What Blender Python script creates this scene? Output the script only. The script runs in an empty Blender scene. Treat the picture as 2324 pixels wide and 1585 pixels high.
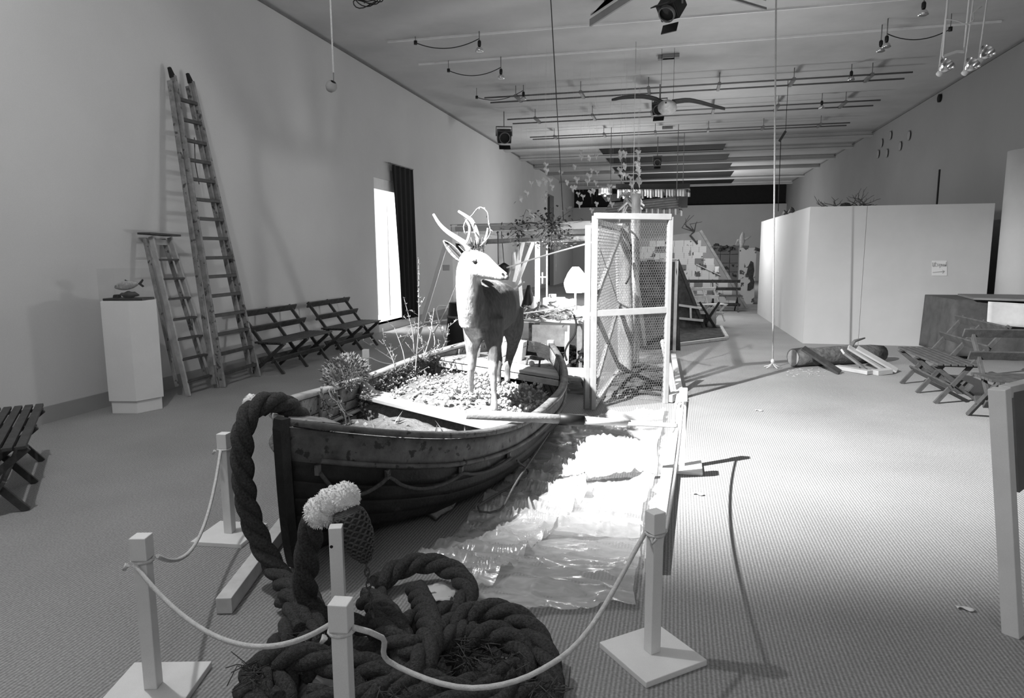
import bpy, math, random
import numpy as np
from mathutils import Vector, Matrix, noise

# ------------------------------------------------------------------ camera
SC = bpy.context.scene
COL = SC.collection
FPX, CX, CY, EYE = 1540.0, 1162.0, 792.5, 1.6
_th = math.atan(218.5 / FPX); _ya = math.atan(374 / math.hypot(FPX, 218.5)); _ro = math.radians(0.3)
CF = Vector((-math.sin(_ya) * math.cos(_th), math.cos(_ya) * math.cos(_th), -math.sin(_th)))
_r0 = Vector((math.cos(_ya), math.sin(_ya), 0)); _u0 = _r0.cross(CF)
CR = _r0 * math.cos(_ro) - _u0 * math.sin(_ro)
CU = _u0 * math.cos(_ro) + _r0 * math.sin(_ro)
CO = Vector((0, 0, EYE))
cam = bpy.data.objects.new('camera', bpy.data.cameras.new('camera'))
COL.objects.link(cam)
cam.data.sensor_width = 36.0
cam.data.lens = 36.0 * FPX / 2324.0
cam.data.clip_start = 0.05; cam.data.clip_end = 200
_m = Matrix((CR, CU, -CF)).transposed().to_4x4(); _m.translation = CO
cam.matrix_world = _m
SC.camera = cam

# ------------------------------------------------------------------ world, lights, exposure
SC.view_settings.view_transform = 'Standard'
SC.view_settings.look = 'None'
SC.view_settings.gamma = 1.0
SC.view_settings.exposure = 0.0
SC.view_settings.use_curve_mapping = False
w = bpy.data.worlds.new('world'); SC.world = w; w.use_nodes = True
w.node_tree.nodes['Background'].inputs[0].default_value = (0.02, 0.02, 0.02, 1)
w.node_tree.nodes['Background'].inputs[1].default_value = 1.0

def lamp(name, kind, loc, energy, aim=None, size=0.15, spot=60, blend=1.0, sizey=None):
    d = bpy.data.lights.new(name, kind); d.energy = energy
    o = bpy.data.objects.new(name, d); COL.objects.link(o); o.location = loc
    if kind == 'AREA':
        d.size = size
        if sizey: d.shape = 'RECTANGLE'; d.size_y = sizey
    else: d.shadow_soft_size = size
    if kind == 'SPOT': d.spot_size = math.radians(spot); d.spot_blend = blend
    if aim is not None: o.rotation_euler = (Vector(aim) - Vector(loc)).to_track_quat('-Z', 'Y').to_euler()
    return o
MAIN = (-3.1, 2.55, 4.5)
lamp('gallery_spot_light', 'SPOT', MAIN, 8200, aim=(0.95, 7.0, 0), size=0.04, spot=64, blend=1.0)
lamp('gallery_spill_light', 'POINT', (-3.1, 2.55, 4.5), 260, size=0.05)
lamp('fill_light_a', 'POINT', (1.2, -3.2, 3.9), 150, size=0.5)  # unseen fill added behind the viewer for overall brightness
lamp('fill_light_b', 'POINT', (3.6, -2.0, 3.9), 25, size=0.5)  # weaker added fill, behind the viewer on the right
lamp('fill_light_c', 'POINT', (0.6, 11.6, 2.5), 110, size=0.4)  # added mid-hall fill, no lamp hangs here
lamp('fill_light_f', 'POINT', (-2.3, 21.5, 2.6), 260, size=0.4)  # added fill brightening the far left wall
lamp('fill_light_d', 'POINT', (0.9, 17.2, 2.3), 190, size=0.4)  # added fill in front of the newspaper gable
lamp('fill_light_e', 'POINT', (1.0, 32.5, 2.5), 520, size=0.4)  # added fill brightening the far end of the hall
lamp('passage_light', 'AREA', (-7.0, 12.6, 2.9), 260, aim=(-5.3, 14.6, 0.4), size=0.8)

# ------------------------------------------------------------------ helpers
def ray(x, y): return CF + CR * ((x - CX) / FPX) - CU * ((y - CY) / FPX)
def at(x, y, Y):
    d = ray(x, y); return CO + d * (Y / d.y)
def fl(x, y, z=0.0):
    d = ray(x, y); return CO + d * ((z - EYE) / d.z)
def onx(x, y, X):
    d = ray(x, y); return CO + d * (X / d.x)
V = Vector
rnd = random.Random(7)

def rotm(rx=0, ry=0, rz=0):
    return (Matrix.Rotation(rz, 3, 'Z') @ Matrix.Rotation(ry, 3, 'Y') @ Matrix.Rotation(rx, 3, 'X'))

def frame(d, up=(0, 0, 1)):
    d = V(d).normalized(); up = V(up)
    if abs(d.dot(up.normalized())) > 0.99: up = V((0, 1, 0)) if abs(d.y) < .9 else V((1, 0, 0))
    s = d.cross(up).normalized(); u = s.cross(d).normalized()
    return s, u

def smooth_path(pts, step=0.03, closed=False):
    P = [V(p) for p in pts]; n = len(P); out = []
    rng = range(n if closed else n - 1)
    for i in rng:
        p1, p2 = P[i], P[(i + 1) % n]
        p0 = P[(i - 1) % n] if (closed or i > 0) else p1 * 2 - p2
        p3 = P[(i + 2) % n] if (closed or i + 2 < n) else p2 * 2 - p1
        k = max(2, int((p2 - p1).length / step))
        for j in range(k):
            t = j / k
            out.append(0.5 * ((2 * p1) + (p2 - p0) * t + (2 * p0 - 5 * p1 + 4 * p2 - p3) * t * t + (3 * p1 - p0 - 3 * p2 + p3) * t ** 3))
    if not closed: out.append(P[-1])
    return out

def sag(a, b, d, n=14):
    a, b = V(a), V(b)
    return [a.lerp(b, i / n) - V((0, 0, 4 * d * (i / n) * (1 - i / n))) for i in range(n + 1)]

WM = {}
class MB:
    def __init__(s): s.v = []; s.f = []; s.sm = []
    def add(s, vs, fs, smooth=False):
        o = len(s.v); s.v += [V(p) for p in vs]
        for q in fs: s.f.append([i + o for i in q]); s.sm.append(smooth)
        return s
    def box(s, c, size, R=None, taper=1.0):
        c = V(c); x, y, z = [k / 2 for k in size]; vs = []
        for sz in (-1, 1):
            k = taper if sz > 0 else 1
            for sx, sy in ((-1, -1), (1, -1), (1, 1), (-1, 1)):
                p = V((sx * x * k, sy * y * k, sz * z)); vs.append(c + (R @ p if R else p))
        return s.add(vs, [(3, 2, 1, 0), (4, 5, 6, 7), (0, 1, 5, 4), (1, 2, 6, 5), (2, 3, 7, 6), (3, 0, 4, 7)])
    def lohi(s, lo, hi):
        lo, hi = V(lo), V(hi); return s.box((lo + hi) / 2, hi - lo)
    def bar(s, a, b, w, h, up=(0, 0, 1), k=1.0):
        a, b = V(a), V(b); sd, u = frame(b - a, up); vs = []
        for p, q in ((a, 1), (b, k)):
            for sx, sy in ((-1, -1), (1, -1), (1, 1), (-1, 1)): vs.append(p + sd * (sx * w / 2 * q) + u * (sy * h / 2 * q))
        return s.add(vs, [(0, 1, 2, 3), (7, 6, 5, 4), (0, 4, 5, 1), (1, 5, 6, 2), (2, 6, 7, 3), (3, 7, 4, 0)])
    def tube(s, pts, r, n=8, closed=False):
        P = [V(p) for p in pts]; m = len(P)
        rr = r if isinstance(r, (list, tuple)) else [r] * m
        d = (P[1] - P[0]); sd, u = frame(d); vs = []
        for i in range(m):
            if closed: d = P[(i + 1) % m] - P[i - 1]
            else: d = P[min(i + 1, m - 1)] - P[max(i - 1, 0)]
            if d.length < 1e-9: d = V((0, 0, 1))
            d = d.normalized(); sd = (sd - d * sd.dot(d))
            sd = sd.normalized() if sd.length > 1e-6 else frame(d)[0]
            u = sd.cross(d)
            for j in range(n):
                a = 2 * math.pi * j / n; vs.append(P[i] + (sd * math.cos(a) + u * math.sin(a)) * rr[i])
        fs = []
        for i in range(m if closed else m - 1):
            k = (i + 1) % m
            for j in range(n):
                l = (j + 1) % n; fs.append((i * n + j, i * n + l, k * n + l, k * n + j))
        s.add(vs, fs, True)
        if not closed:
            o = len(s.v) - m * n
            s.f.append([o + j for j in range(n)][::-1]); s.sm.append(False)
            s.f.append([o + (m - 1) * n + j for j in range(n)]); s.sm.append(False)
        return s
    def lathe(s, c, prof, n=20, R=None, caps=True, smooth=True):
        c = V(c); vs = []; m = len(prof)
        for r, z in prof:
            for j in range(n):
                a = 2 * math.pi * j / n; p = V((r * math.cos(a), r * math.sin(a), z)); vs.append(c + (R @ p if R else p))
        fs = [(i * n + j, i * n + (j + 1) % n, (i + 1) * n + (j + 1) % n, (i + 1) * n + j) for i in range(m - 1) for j in range(n)]
        s.add(vs, fs, smooth)
        if caps:
            o = len(s.v) - m * n
            s.f.append([o + j for j in range(n)][::-1]); s.sm.append(False)
            s.f.append([o + (m - 1) * n + j for j in range(n)]); s.sm.append(False)
        return s
    def prism(s, poly, d):
        """poly: world points (planar), d: extrusion vector"""
        n = len(poly); P = [V(p) for p in poly]; d = V(d)
        fs = [list(range(n))[::-1], list(range(n, 2 * n))] + [(i, (i + 1) % n, n + (i + 1) % n, n + i) for i in range(n)]
        return s.add(P + [p + d for p in P], fs)
    def loft(s, rings, n=14):
        """rings: (centre, axisA*rA, axisB*rB)"""
        m = len(rings); vs = []
        for c, a, b in rings:
            for j in range(n):
                t = 2 * math.pi * j / n; vs.append(V(c) + V(a) * math.cos(t) + V(b) * math.sin(t))
        fs = [(i * n + j, i * n + (j + 1) % n, (i + 1) * n + (j + 1) % n, (i + 1) * n + j) for i in range(m - 1) for j in range(n)]
        s.add(vs, fs, True); o = len(s.v) - m * n
        s.f.append([o + j for j in range(n)][::-1]); s.sm.append(True)
        s.f.append([o + (m - 1) * n + j for j in range(n)]); s.sm.append(True)
        return s
    def sheet(s, fn, nu, nv, thick=0.0, smooth=True):
        """fn(u,v)->point; closed thin slab when thick>0"""
        A = [[V(fn(i / nu, j / nv)) for j in range(nv + 1)] for i in range(nu + 1)]
        vs = [p for row in A for p in row]; W = nv + 1
        fs = [(i * W + j, (i + 1) * W + j, (i + 1) * W + j + 1, i * W + j + 1) for i in range(nu) for j in range(nv)]
        if thick:
            N = []
            for i in range(nu + 1):
                for j in range(nv + 1):
                    du = A[min(i + 1, nu)][j] - A[max(i - 1, 0)][j]; dv = A[i][min(j + 1, nv)] - A[i][max(j - 1, 0)]
                    k = du.cross(dv); N.append(k.normalized() if k.length > 1e-12 else V((0, 0, 1)))
            o = len(vs); vs += [p - q * thick for p, q in zip(vs, N)]
            fs += [tuple(o + k for k in q[::-1]) for q in fs]
            e = [i * W for i in range(nu + 1)] + [nu * W + j for j in range(1, W)] + [i * W + nv for i in range(nu - 1, -1, -1)] + [j for j in range(nv - 1, 0, -1)]
            for a, b in zip(e, e[1:] + e[:1]): fs.append((b, a, a + o, b + o))
        return s.add(vs, fs, smooth)
    def build(s, name, mat, parent=None, bevel=0.0):
        me = bpy.data.meshes.new(name)
        vs = s.v
        if parent is not None and parent.name in WM:
            inv = WM[parent.name].inverted(); vs = [inv @ p for p in vs]
        me.from_pydata([tuple(p) for p in vs], [], s.f); me.update()
        me.polygons.foreach_set('use_smooth', s.sm)
        me.materials.append(mat)
        o = bpy.data.objects.new(name, me); COL.objects.link(o)
        if parent is not None:
            o.parent = parent; WM[o.name] = WM.get(parent.name, Matrix())
        else: WM[o.name] = Matrix()
        if bevel:
            b = o.modifiers.new('bevel', 'BEVEL'); b.width = bevel; b.segments = 2; b.limit_method = 'ANGLE'
        return o

def tag(o, label, cat, group=None, kind=None):
    o['label'] = label; o['category'] = cat
    if group: o['group'] = group
    if kind: o['kind'] = kind
    return o
def struct(o, label=None, cat=None):
    o['kind'] = 'structure'
    if label: o['label'] = label
    if cat: o['category'] = cat
    return o
def thing(name, label, cat, loc=(0, 0, 0), rz=0.0, group=None, rot=None):
    o = bpy.data.objects.new(name, None); COL.objects.link(o)
    o.empty_display_size = 0.1
    m = (rot.to_4x4() if rot else Matrix.Rotation(rz, 4, 'Z')); m.translation = V(loc)
    o.matrix_world = m; WM[o.name] = m.copy()
    tag(o, label, cat, group); return o
def thing_local(name, label, cat, group=None):
    o = bpy.data.objects.new(name, None); COL.objects.link(o); o.empty_display_size = 0.1
    WM[o.name] = Matrix(); tag(o, label, cat, group); return o
def place(root, loc, rz=0.0, scale=1.0):
    root.location = loc; root.rotation_euler = (0, 0, rz); root.scale = (scale,) * 3
def dup(root, label, loc, rz=0.0, group=None, scale=1.0):
    r = root.copy(); COL.objects.link(r)
    for ch in root.children:
        c = ch.copy(); COL.objects.link(c); c.parent = r
        for g in ch.children:
            d = g.copy(); COL.objects.link(d); d.parent = c
    r['label'] = label
    if group: r['group'] = group
    place(r, loc, rz, scale); return r

# ------------------------------------------------------------------ materials
def mat(name, v, rough=0.7, var=0.2, scale=6.0, bump=0.0, bscale=60.0, stretch=None, metal=0.0, spots=None, spec=0.3, grain=0.0):
    """grey procedural material: large blotches + optional stretched grain, bump, dark or light spots"""
    m = bpy.data.materials.new(name); m.use_nodes = True; nt = m.node_tree; N = nt.nodes; L = nt.links
    p = N['Principled BSDF']; p.inputs['Roughness'].default_value = rough; p.inputs['Metallic'].default_value = metal
    p.inputs['Specular IOR Level'].default_value = spec
    tc = N.new('ShaderNodeTexCoord'); mp = N.new('ShaderNodeMapping'); L.new(tc.outputs['Object'], mp.inputs[0])
    if stretch: mp.inputs['Scale'].default_value = stretch
    nz = N.new('ShaderNodeTexNoise'); nz.inputs['Scale'].default_value = scale; nz.inputs['Detail'].default_value = 5; nz.inputs['Roughness'].default_value = 0.6
    L.new(mp.outputs[0], nz.inputs['Vector'])
    mr = N.new('ShaderNodeMapRange'); mr.inputs[1].default_value = 0.3; mr.inputs[2].default_value = 0.7
    mr.inputs[3].default_value = v * (1 - var); mr.inputs[4].default_value = min(1, v * (1 + var)); L.new(nz.outputs['Fac'], mr.inputs[0])
    out = mr.outputs[0]
    if grain:
        g = N.new('ShaderNodeTexNoise'); g.inputs['Scale'].default_value = 350; g.inputs['Detail'].default_value = 2; L.new(tc.outputs['Object'], g.inputs['Vector'])
        gr = N.new('ShaderNodeMapRange'); gr.inputs[1].default_value = .3; gr.inputs[2].default_value = .7; gr.inputs[3].default_value = 1 - grain; gr.inputs[4].default_value = 1 + grain
        L.new(g.outputs['Fac'], gr.inputs[0]); mu = N.new('ShaderNodeMath'); mu.operation = 'MULTIPLY'; L.new(out, mu.inputs[0]); L.new(gr.outputs[0], mu.inputs[1]); out = mu.outputs[0]
    if spots:
        sv, ssc, th = spots
        s2 = N.new('ShaderNodeTexNoise'); s2.inputs['Scale'].default_value = ssc; s2.inputs['Detail'].default_value = 3; L.new(tc.outputs['Object'], s2.inputs['Vector'])
        r2 = N.new('ShaderNodeMapRange'); r2.inputs[1].default_value = th; r2.inputs[2].default_value = th + 0.05; L.new(s2.outputs['Fac'], r2.inputs[0])
        mx = N.new('ShaderNodeMix'); mx.data_type = 'FLOAT'; L.new(r2.outputs[0], mx.inputs[0]); L.new(out, mx.inputs[2]); mx.inputs[3].default_value = sv; out = mx.outputs[0]
    cb = N.new('ShaderNodeCombineColor')
    for k in range(3): L.new(out, cb.inputs[k])
    L.new(cb.outputs[0], p.inputs['Base Color'])
    if bump:
        b = N.new('ShaderNodeBump'); b.inputs['Strength'].default_value = bump; b.inputs['Distance'].default_value = 0.01
        n2 = N.new('ShaderNodeTexNoise'); n2.inputs['Scale'].default_value = bscale; n2.inputs['Detail'].default_value = 4
        L.new(mp.outputs[0], n2.inputs['Vector']); L.new(n2.outputs['Fac'], b.inputs['Height']); L.new(b.outputs[0], p.inputs['Normal'])
    return m

def emit(name, s):
    m = bpy.data.materials.new(name); m.use_nodes = True; p = m.node_tree.nodes['Principled BSDF']
    p.inputs['Base Color'].default_value = (.8, .8, .8, 1); p.inputs['Emission Color'].default_value = (1, 1, 1, 1); p.inputs['Emission Strength'].default_value = s
    return m

def carpet_mat():
    m = bpy.data.materials.new('ribbed_carpet'); m.use_nodes = True; nt = m.node_tree; N = nt.nodes; L = nt.links
    p = N['Principled BSDF']; p.inputs['Roughness'].default_value = 0.95; p.inputs['Specular IOR Level'].default_value = 0.1
    tc = N.new('ShaderNodeTexCoord')
    wv = N.new('ShaderNodeTexWave'); wv.wave_type = 'BANDS'; wv.bands_direction = 'X'; wv.inputs['Scale'].default_value = 18.0
    wv.inputs['Distortion'].default_value = 0.6; wv.inputs['Detail'].default_value = 2; wv.inputs['Detail Scale'].default_value = 3
    L.new(tc.outputs['Object'], wv.inputs['Vector'])
    w2 = N.new('ShaderNodeTexWave'); w2.wave_type = 'BANDS'; w2.bands_direction = 'Y'; w2.inputs['Scale'].default_value = 26.0
    w2.inputs['Distortion'].default_value = 2.0; L.new(tc.outputs['Object'], w2.inputs['Vector'])
    nz = N.new('ShaderNodeTexNoise'); nz.inputs['Scale'].default_value = 0.9; nz.inputs['Detail'].default_value = 6; L.new(tc.outputs['Object'], nz.inputs['Vector'])
    gz = N.new('ShaderNodeTexNoise'); gz.inputs['Scale'].default_value = 90; gz.inputs['Detail'].default_value = 3; L.new(tc.outputs['Object'], gz.inputs['Vector'])
    def mr(i, a, b, lo=0.0, hi=1.0):
        k = N.new('ShaderNodeMapRange'); k.inputs[1].default_value = lo; k.inputs[2].default_value = hi; k.inputs[3].default_value = a; k.inputs[4].default_value = b; L.new(i, k.inputs[0]); return k.outputs[0]
    def mul(a, b):
        k = N.new('ShaderNodeMath'); k.operation = 'MULTIPLY'; L.new(a, k.inputs[0]); L.new(b, k.inputs[1]); return k.outputs[0]
    base = mr(nz.outputs['Fac'], 0.26, 0.33, .3, .7)
    v = mul(mul(base, mr(wv.outputs['Fac'], 0.72, 1.13)), mul(mr(w2.outputs['Fac'], 0.97, 1.03), mr(gz.outputs['Fac'], 0.8, 1.2, .3, .7)))
    cb = N.new('ShaderNodeCombineColor')
    for k in range(3): L.new(v, cb.inputs[k])
    L.new(cb.outputs[0], p.inputs['Base Color'])
    b = N.new('ShaderNodeBump'); b.inputs['Strength'].default_value = 0.35; b.inputs['Distance'].default_value = 0.004
    L.new(wv.outputs['Fac'], b.inputs['Height']); L.new(b.outputs[0], p.inputs['Normal'])
    return m

def newsprint(name, base=0.5, dark=0.12, scale=(9, 9, 9), blotch=0.56):
    """newspaper: columns of text as fine lines with some dark pictures"""
    m = bpy.data.materials.new(name); m.use_nodes = True; nt = m.node_tree; N = nt.nodes; L = nt.links
    p = N['Principled BSDF']; p.inputs['Roughness'].default_value = 0.9; p.inputs['Specular IOR Level'].default_value = 0.1
    tc = N.new('ShaderNodeTexCoord'); mp = N.new('ShaderNodeMapping'); L.new(tc.outputs['Object'], mp.inputs[0]); mp.inputs['Scale'].default_value = scale
    wv = N.new('ShaderNodeTexWave'); wv.bands_direction = 'Z'; wv.inputs['Scale'].default_value = 2.2; wv.inputs['Distortion'].default_value = 1.5; L.new(mp.outputs[0], wv.inputs['Vector'])
    vo = N.new('ShaderNodeTexVoronoi'); vo.inputs['Scale'].default_value = 0.7; vo.distance = 'CHEBYCHEV'; L.new(mp.outputs[0], vo.inputs['Vector'])
    nz = N.new('ShaderNodeTexNoise'); nz.inputs['Scale'].default_value = 0.8; L.new(mp.outputs[0], nz.inputs['Vector'])
    sep = N.new('ShaderNodeSeparateColor'); L.new(vo.outputs['Color'], sep.inputs[0])
    r1 = N.new('ShaderNodeMapRange'); r1.inputs[1].default_value = 0.2; r1.inputs[2].default_value = .6; r1.inputs[3].default_value = base * .72; r1.inputs[4].default_value = base; L.new(wv.outputs['Fac'], r1.inputs[0])
    r2 = N.new('ShaderNodeMapRange'); r2.inputs[1].default_value = .78; r2.inputs[2].default_value = .82; L.new(sep.outputs[0], r2.inputs[0])
    r3 = N.new('ShaderNodeMapRange'); r3.inputs[1].default_value = blotch - .08; r3.inputs[2].default_value = blotch; L.new(nz.outputs['Fac'], r3.inputs[0])
    mu = N.new('ShaderNodeMath'); mu.operation = 'MULTIPLY'; L.new(r2.outputs[0], mu.inputs[0]); L.new(r3.outputs[0], mu.inputs[1])
    mx = N.new('ShaderNodeMix'); mx.data_type = 'FLOAT'; L.new(mu.outputs[0], mx.inputs[0]); L.new(r1.outputs[0], mx.inputs[2]); mx.inputs[3].default_value = dark
    cb = N.new('ShaderNodeCombineColor')
    for k in range(3): L.new(mx.outputs[0], cb.inputs[k])
    L.new(cb.outputs[0], p.inputs['Base Color']); return m

M = dict(
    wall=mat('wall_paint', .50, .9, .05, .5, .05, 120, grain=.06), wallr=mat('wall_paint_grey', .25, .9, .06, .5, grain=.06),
    ceil=mat('ceiling_paint', .46, .9, .12, .7, .1, 3, grain=.05), base=mat('baseboard_paint', .27, .8, .08, 2),
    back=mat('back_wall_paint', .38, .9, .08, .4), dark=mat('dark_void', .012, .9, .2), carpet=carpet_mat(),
    white=mat('white_paint', .72, .6, .06, 4, grain=.04), part=mat('partition_paint', .46, .85, .05, 1.5, grain=.05), ped=mat('plinth_paint', .60, .7, .04, 2, grain=.05),
    benchw=mat('dark_bench_wood', .045, .6, .35, 14, .2, 90), benchl=mat('weathered_bench_wood', .06, .7, .3, 14, .2, 90),
    ladder=mat('painted_ladder_wood', .21, .75, .35, 9, .2, 60, spots=(.07, 16, .60)), ladder2=mat('pale_ladder_wood', .32, .7, .2, 9),
    rung=mat('rung_wood', .05, .6, .3, 12), timber=mat('raw_timber', .58, .75, .15, 7, .15, 70), timberd=mat('old_timber', .28, .8, .3, 8, .3, 60),
    timberw=mat('pale_timber', .36, .7, .1, 7), hull=mat('tarred_hull', .022, .55, .5, 6, .35, 45, spots=(.06, 9, .66)),
    hullr=mat('worn_gunwale', .12, .75, .4, 11, .4, 60, spots=(.045, 20, .60)), hulli=mat('flaking_inner_planking', .27, .85, .35, 12, .5, 50, spots=(.05, 24, .60)),
    rail=mat('bleached_rail', .48, .75, .2, 9, .3, 60), thwart=mat('bleached_thwart', .42, .75, .1, 5, .15, 50),
    thick=mat('tarred_rope', .062, .95, .6, 110, 1.0, 260), cord=mat('white_cord', .62, .9, .12, 60, .5, 300), cordd=mat('brown_cord', .09, .9, .3, 60, .5, 300),
    fleece=mat('fleece', .86, 1.0, .06, 30, .8, 120, spec=.05), leafw=mat('pale_leaves', .42, .8, .2, 25, spec=.15), leafg=mat('grey_leaves', .20, .8, .35, 25, spec=.15),
    leafd=mat('dark_leaves', .05, .8, .3, 25), straw=mat('straw', .20, .9, .35, 40, .6, 120), stalk=mat('dry_stalk', .34, .9, .2, 30), soil=mat('peat', .06, .95, .5, 9, .8, 40),
    black=mat('black_metal', .012, .45, .2), blackcloth=mat('black_cloth', .006, .95, .2), metal=mat('grey_metal', .3, .4, .1, 9, metal=.6), chrome=mat('chrome', .7, .2, .05, metal=1.0),
    wire=mat('galvanised_wire', .2, .5, .1, metal=.2), cable=mat('black_cable', .02, .6), pipe=mat('grey_pipe', .16, .6, .1), cardw=mat('white_card', .80, .8, .05, 5),
    paper=mat('crumpled_paper', .58, .9, .08, 9), bark=mat('bark', .10, .9, .5, 14, .9, 30), barkl=mat('pale_bark', .42, .9, .35, 12, .8, 30, stretch=(1, 1, .25)),
    cloth=mat('grey_cloth', .08, .95, .2, 7, .3, 90), board=mat('grey_board', .16, .8, .12, 6), dirt=mat('sand', .20, .95, .4, 5, .6, 30),
    antler=mat('antler', .55, .5, .1, 20), feather=mat('pale_feathers', .45, .9, .2, 20), featherd=mat('dark_feathers', .035, .9, .2, 20), fish=mat('fish_skin', .30, .4, .4, 30),
    news=newsprint('newspaper', .62, .10), newsb=newsprint('newspaper_bright', .66, .1, (11, 11, 11), .5), newsd=newsprint('newspaper_dark_print', .20, .05),
)

# ------------------------------------------------------------------ the room
XL, XR, YF, YB, ZC = -5.85, 5.7, -5.0, 40.0, 5.2
def slab(lo, hi, name, m): return MB().lohi(lo, hi).build(name, m)
struct(slab((XL - 1.2, YF, -.1), (XR + .2, YB, 0), 'floor', M['carpet']), 'grey ribbed carpet covering the hall floor', 'floor')
struct(slab((XL - .2, YF, ZC), (XR + .2, YB, ZC + .15), 'ceiling', M['ceil']), 'pale plastered hall ceiling', 'ceiling')
DY0, DY1, DZ0, DZ1 = 12.72, 14.75, .16, 3.1
b = MB()
b.lohi((XL - .2, YF, 0), (XL, DY0, ZC)); b.lohi((XL - .2, DY1, 0), (XL, 31.5, ZC)); b.lohi((XL - .2, DY0, DZ1), (XL, DY1, ZC)); b.lohi((XL - .2, DY0, 0), (XL, DY1, DZ0))
struct(b.build('wall_left', M['wall']), 'long white plastered wall behind the ladders', 'wall')
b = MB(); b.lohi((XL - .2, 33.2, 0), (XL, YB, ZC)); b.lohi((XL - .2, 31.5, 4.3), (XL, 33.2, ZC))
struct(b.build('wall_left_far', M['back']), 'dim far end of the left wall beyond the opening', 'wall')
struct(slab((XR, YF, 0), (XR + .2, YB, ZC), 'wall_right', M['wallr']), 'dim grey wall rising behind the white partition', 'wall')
struct(slab((XL - .2, YB, 0), (XR + .2, YB + .2, ZC), 'wall_back', M['dark']), 'end wall coloured dark for the deep recess above the pale screen', 'wall')  # near-black colour stands for the dark of a deep recess
struct(slab((XL - .2, YF - .2, 0), (XR + .2, YF, ZC), 'wall_front', M['wall']), 'white wall behind the viewer', 'wall')
a = at(1296, 472, 39.6); c_ = at(1752, 463, 39.6)
struct(slab((a.x, 39.6, 0), (XR, 39.7, a.z), 'wall_back_screen', M['back']), 'pale grey screen wall closing the far end', 'wall')
b = MB(); b.lohi((XL, YF, 0), (XL + .02, DY0 - .02, .16)); b.lohi((XL, DY1 + .02, 0), (XL + .02, 31.5, .16))
struct(b.build('baseboard_left', M['base']), 'grey baseboard along the left wall', 'baseboard')
struct(slab((XL, YF, ZC - .05), (XL + .03, 31.5, ZC - .02), 'trim_1', M['pipe']), 'thin dark cornice line on the left wall', 'trim')
struct(slab((XR - .03, YF, ZC - .05), (XR, YB, ZC - .02), 'trim_2', M['pipe']), 'thin dark cornice line on the right wall', 'trim')
p = at(2128, 440, 13)
tx = XR - .02
q = onx(2128, 440, tx)
struct(slab((tx, q.y, 2.0), (tx + .02, q.y + .06, 3.4), 'trim_3', M['dark']), 'dark vertical joint strip on the right wall', 'trim')

# doorway and the bright passage behind it
dr = thing('door_1', 'brightly lit doorway with white panelled reveal beside the black curtain', 'doorway', (XL, DY0, 0)); dr['kind'] = 'structure'
MB().lohi((XL - 1.4, DY1, 0), (XL - .2, DY1 + .1, 3.5)).build('passage_end_panel', M['white'], dr)
MB().lohi((XL - 1.5, 10.5, 0), (XL - 1.4, DY1 + .1, 3.5)).build('passage_wall', M['white'], dr)
MB().lohi((XL - 1.5, 10.5, 3.4), (XL - .2, DY1 + .1, 3.5)).build('passage_ceiling', M['white'], dr)
MB().lohi((XL - 1.5, 10.4, 0), (XL - .2, 10.5, 3.5)).build('passage_end_wall', M['white'], dr)
MB().lohi((XL - 1.4, 10.5, .06), (XL, DY1, DZ0)).build('door_sill', M['white'], dr)
for k, (y0, y1) in enumerate(((DY1 - .75, DY1 - .66), (DY1 - .32, DY1 - .26))):
    MB().lohi((XL - .98 + k * .3, DY1 - .04, DZ0), (XL - .92 + k * .3, DY1, 3.3)).build('jamb_moulding', M['ped'], dr)
MB().lohi((XL - .2, DY0, DZ1 - .22), (XL - .02, DY1, DZ1)).build('door_header', M['white'], dr)

# black curtain
ct = thing('curtain', 'long black curtain hanging beside the bright doorway', 'curtain', (XL + .06, 13.55, .15))
p0, p1, p2, p3 = onx(888, 374, XL + .06), onx(934, 386, XL + .06), onx(932, 722, XL + .06), onx(908, 725, XL + .06)
def cur(u, v):
    a = p0.lerp(p1, u); b_ = V((XL + .06, 13.74, .17)).lerp(V((XL + .06, 14.68, .15)), u)
    if v < .5: b_ = b_
    q = a.lerp(b_, v); y = a.y + (b_.y - a.y) * v; q.y = y
    q.x += .03 * math.sin(u * 26 + 2 * v) * (.4 + .6 * v) + .02; return q
MB().sheet(cur, 40, 20, .006).build('curtain_cloth', M['blackcloth'], ct)
MB().tube([p0 + V((0, -.15, .02)), p1 + V((0, .1, .02))], .012).build('curtain_rail', M['pipe'], ct)
MB().tube([p0 + V((.0, -.06, .04)), p0 + V((.0, -.06, -.1)), p0 + V((0, -.01, -.12))], .008).build('curtain_ring', M['pipe'], ct)

# ceiling beams, black panels put in for the dark skylight recess between them
ys = [23.4, 25.8, 28.5, 31.3, 34.8, 38.2]
for i, y in enumerate(ys):
    b = MB(); b.lohi((XL, y - .10, 5.09), (XR, y + .10, ZC)); b.lohi((XL, y - .16, 5.05), (XR, y + .16, 5.09))
    struct(b.build('trim_%d' % (4 + i), M['ceil']), 'white cross beam number %s from the near side under the far ceiling' % ['one', 'two', 'three', 'four', 'five', 'six'][i], 'beam')
for i in range(len(ys) - 1):
    struct(slab((-2.7 + .25 * i * 0, ys[i] + .2, 5.14), (1.5 + .3 * i, ys[i + 1] - .2, 5.19), 'window_%d' % (i + 1), M['dark']), 'black panel for the dark skylight recess after far cross beam %s' % ['one', 'two', 'three', 'four', 'five'][i], 'skylight')

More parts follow.
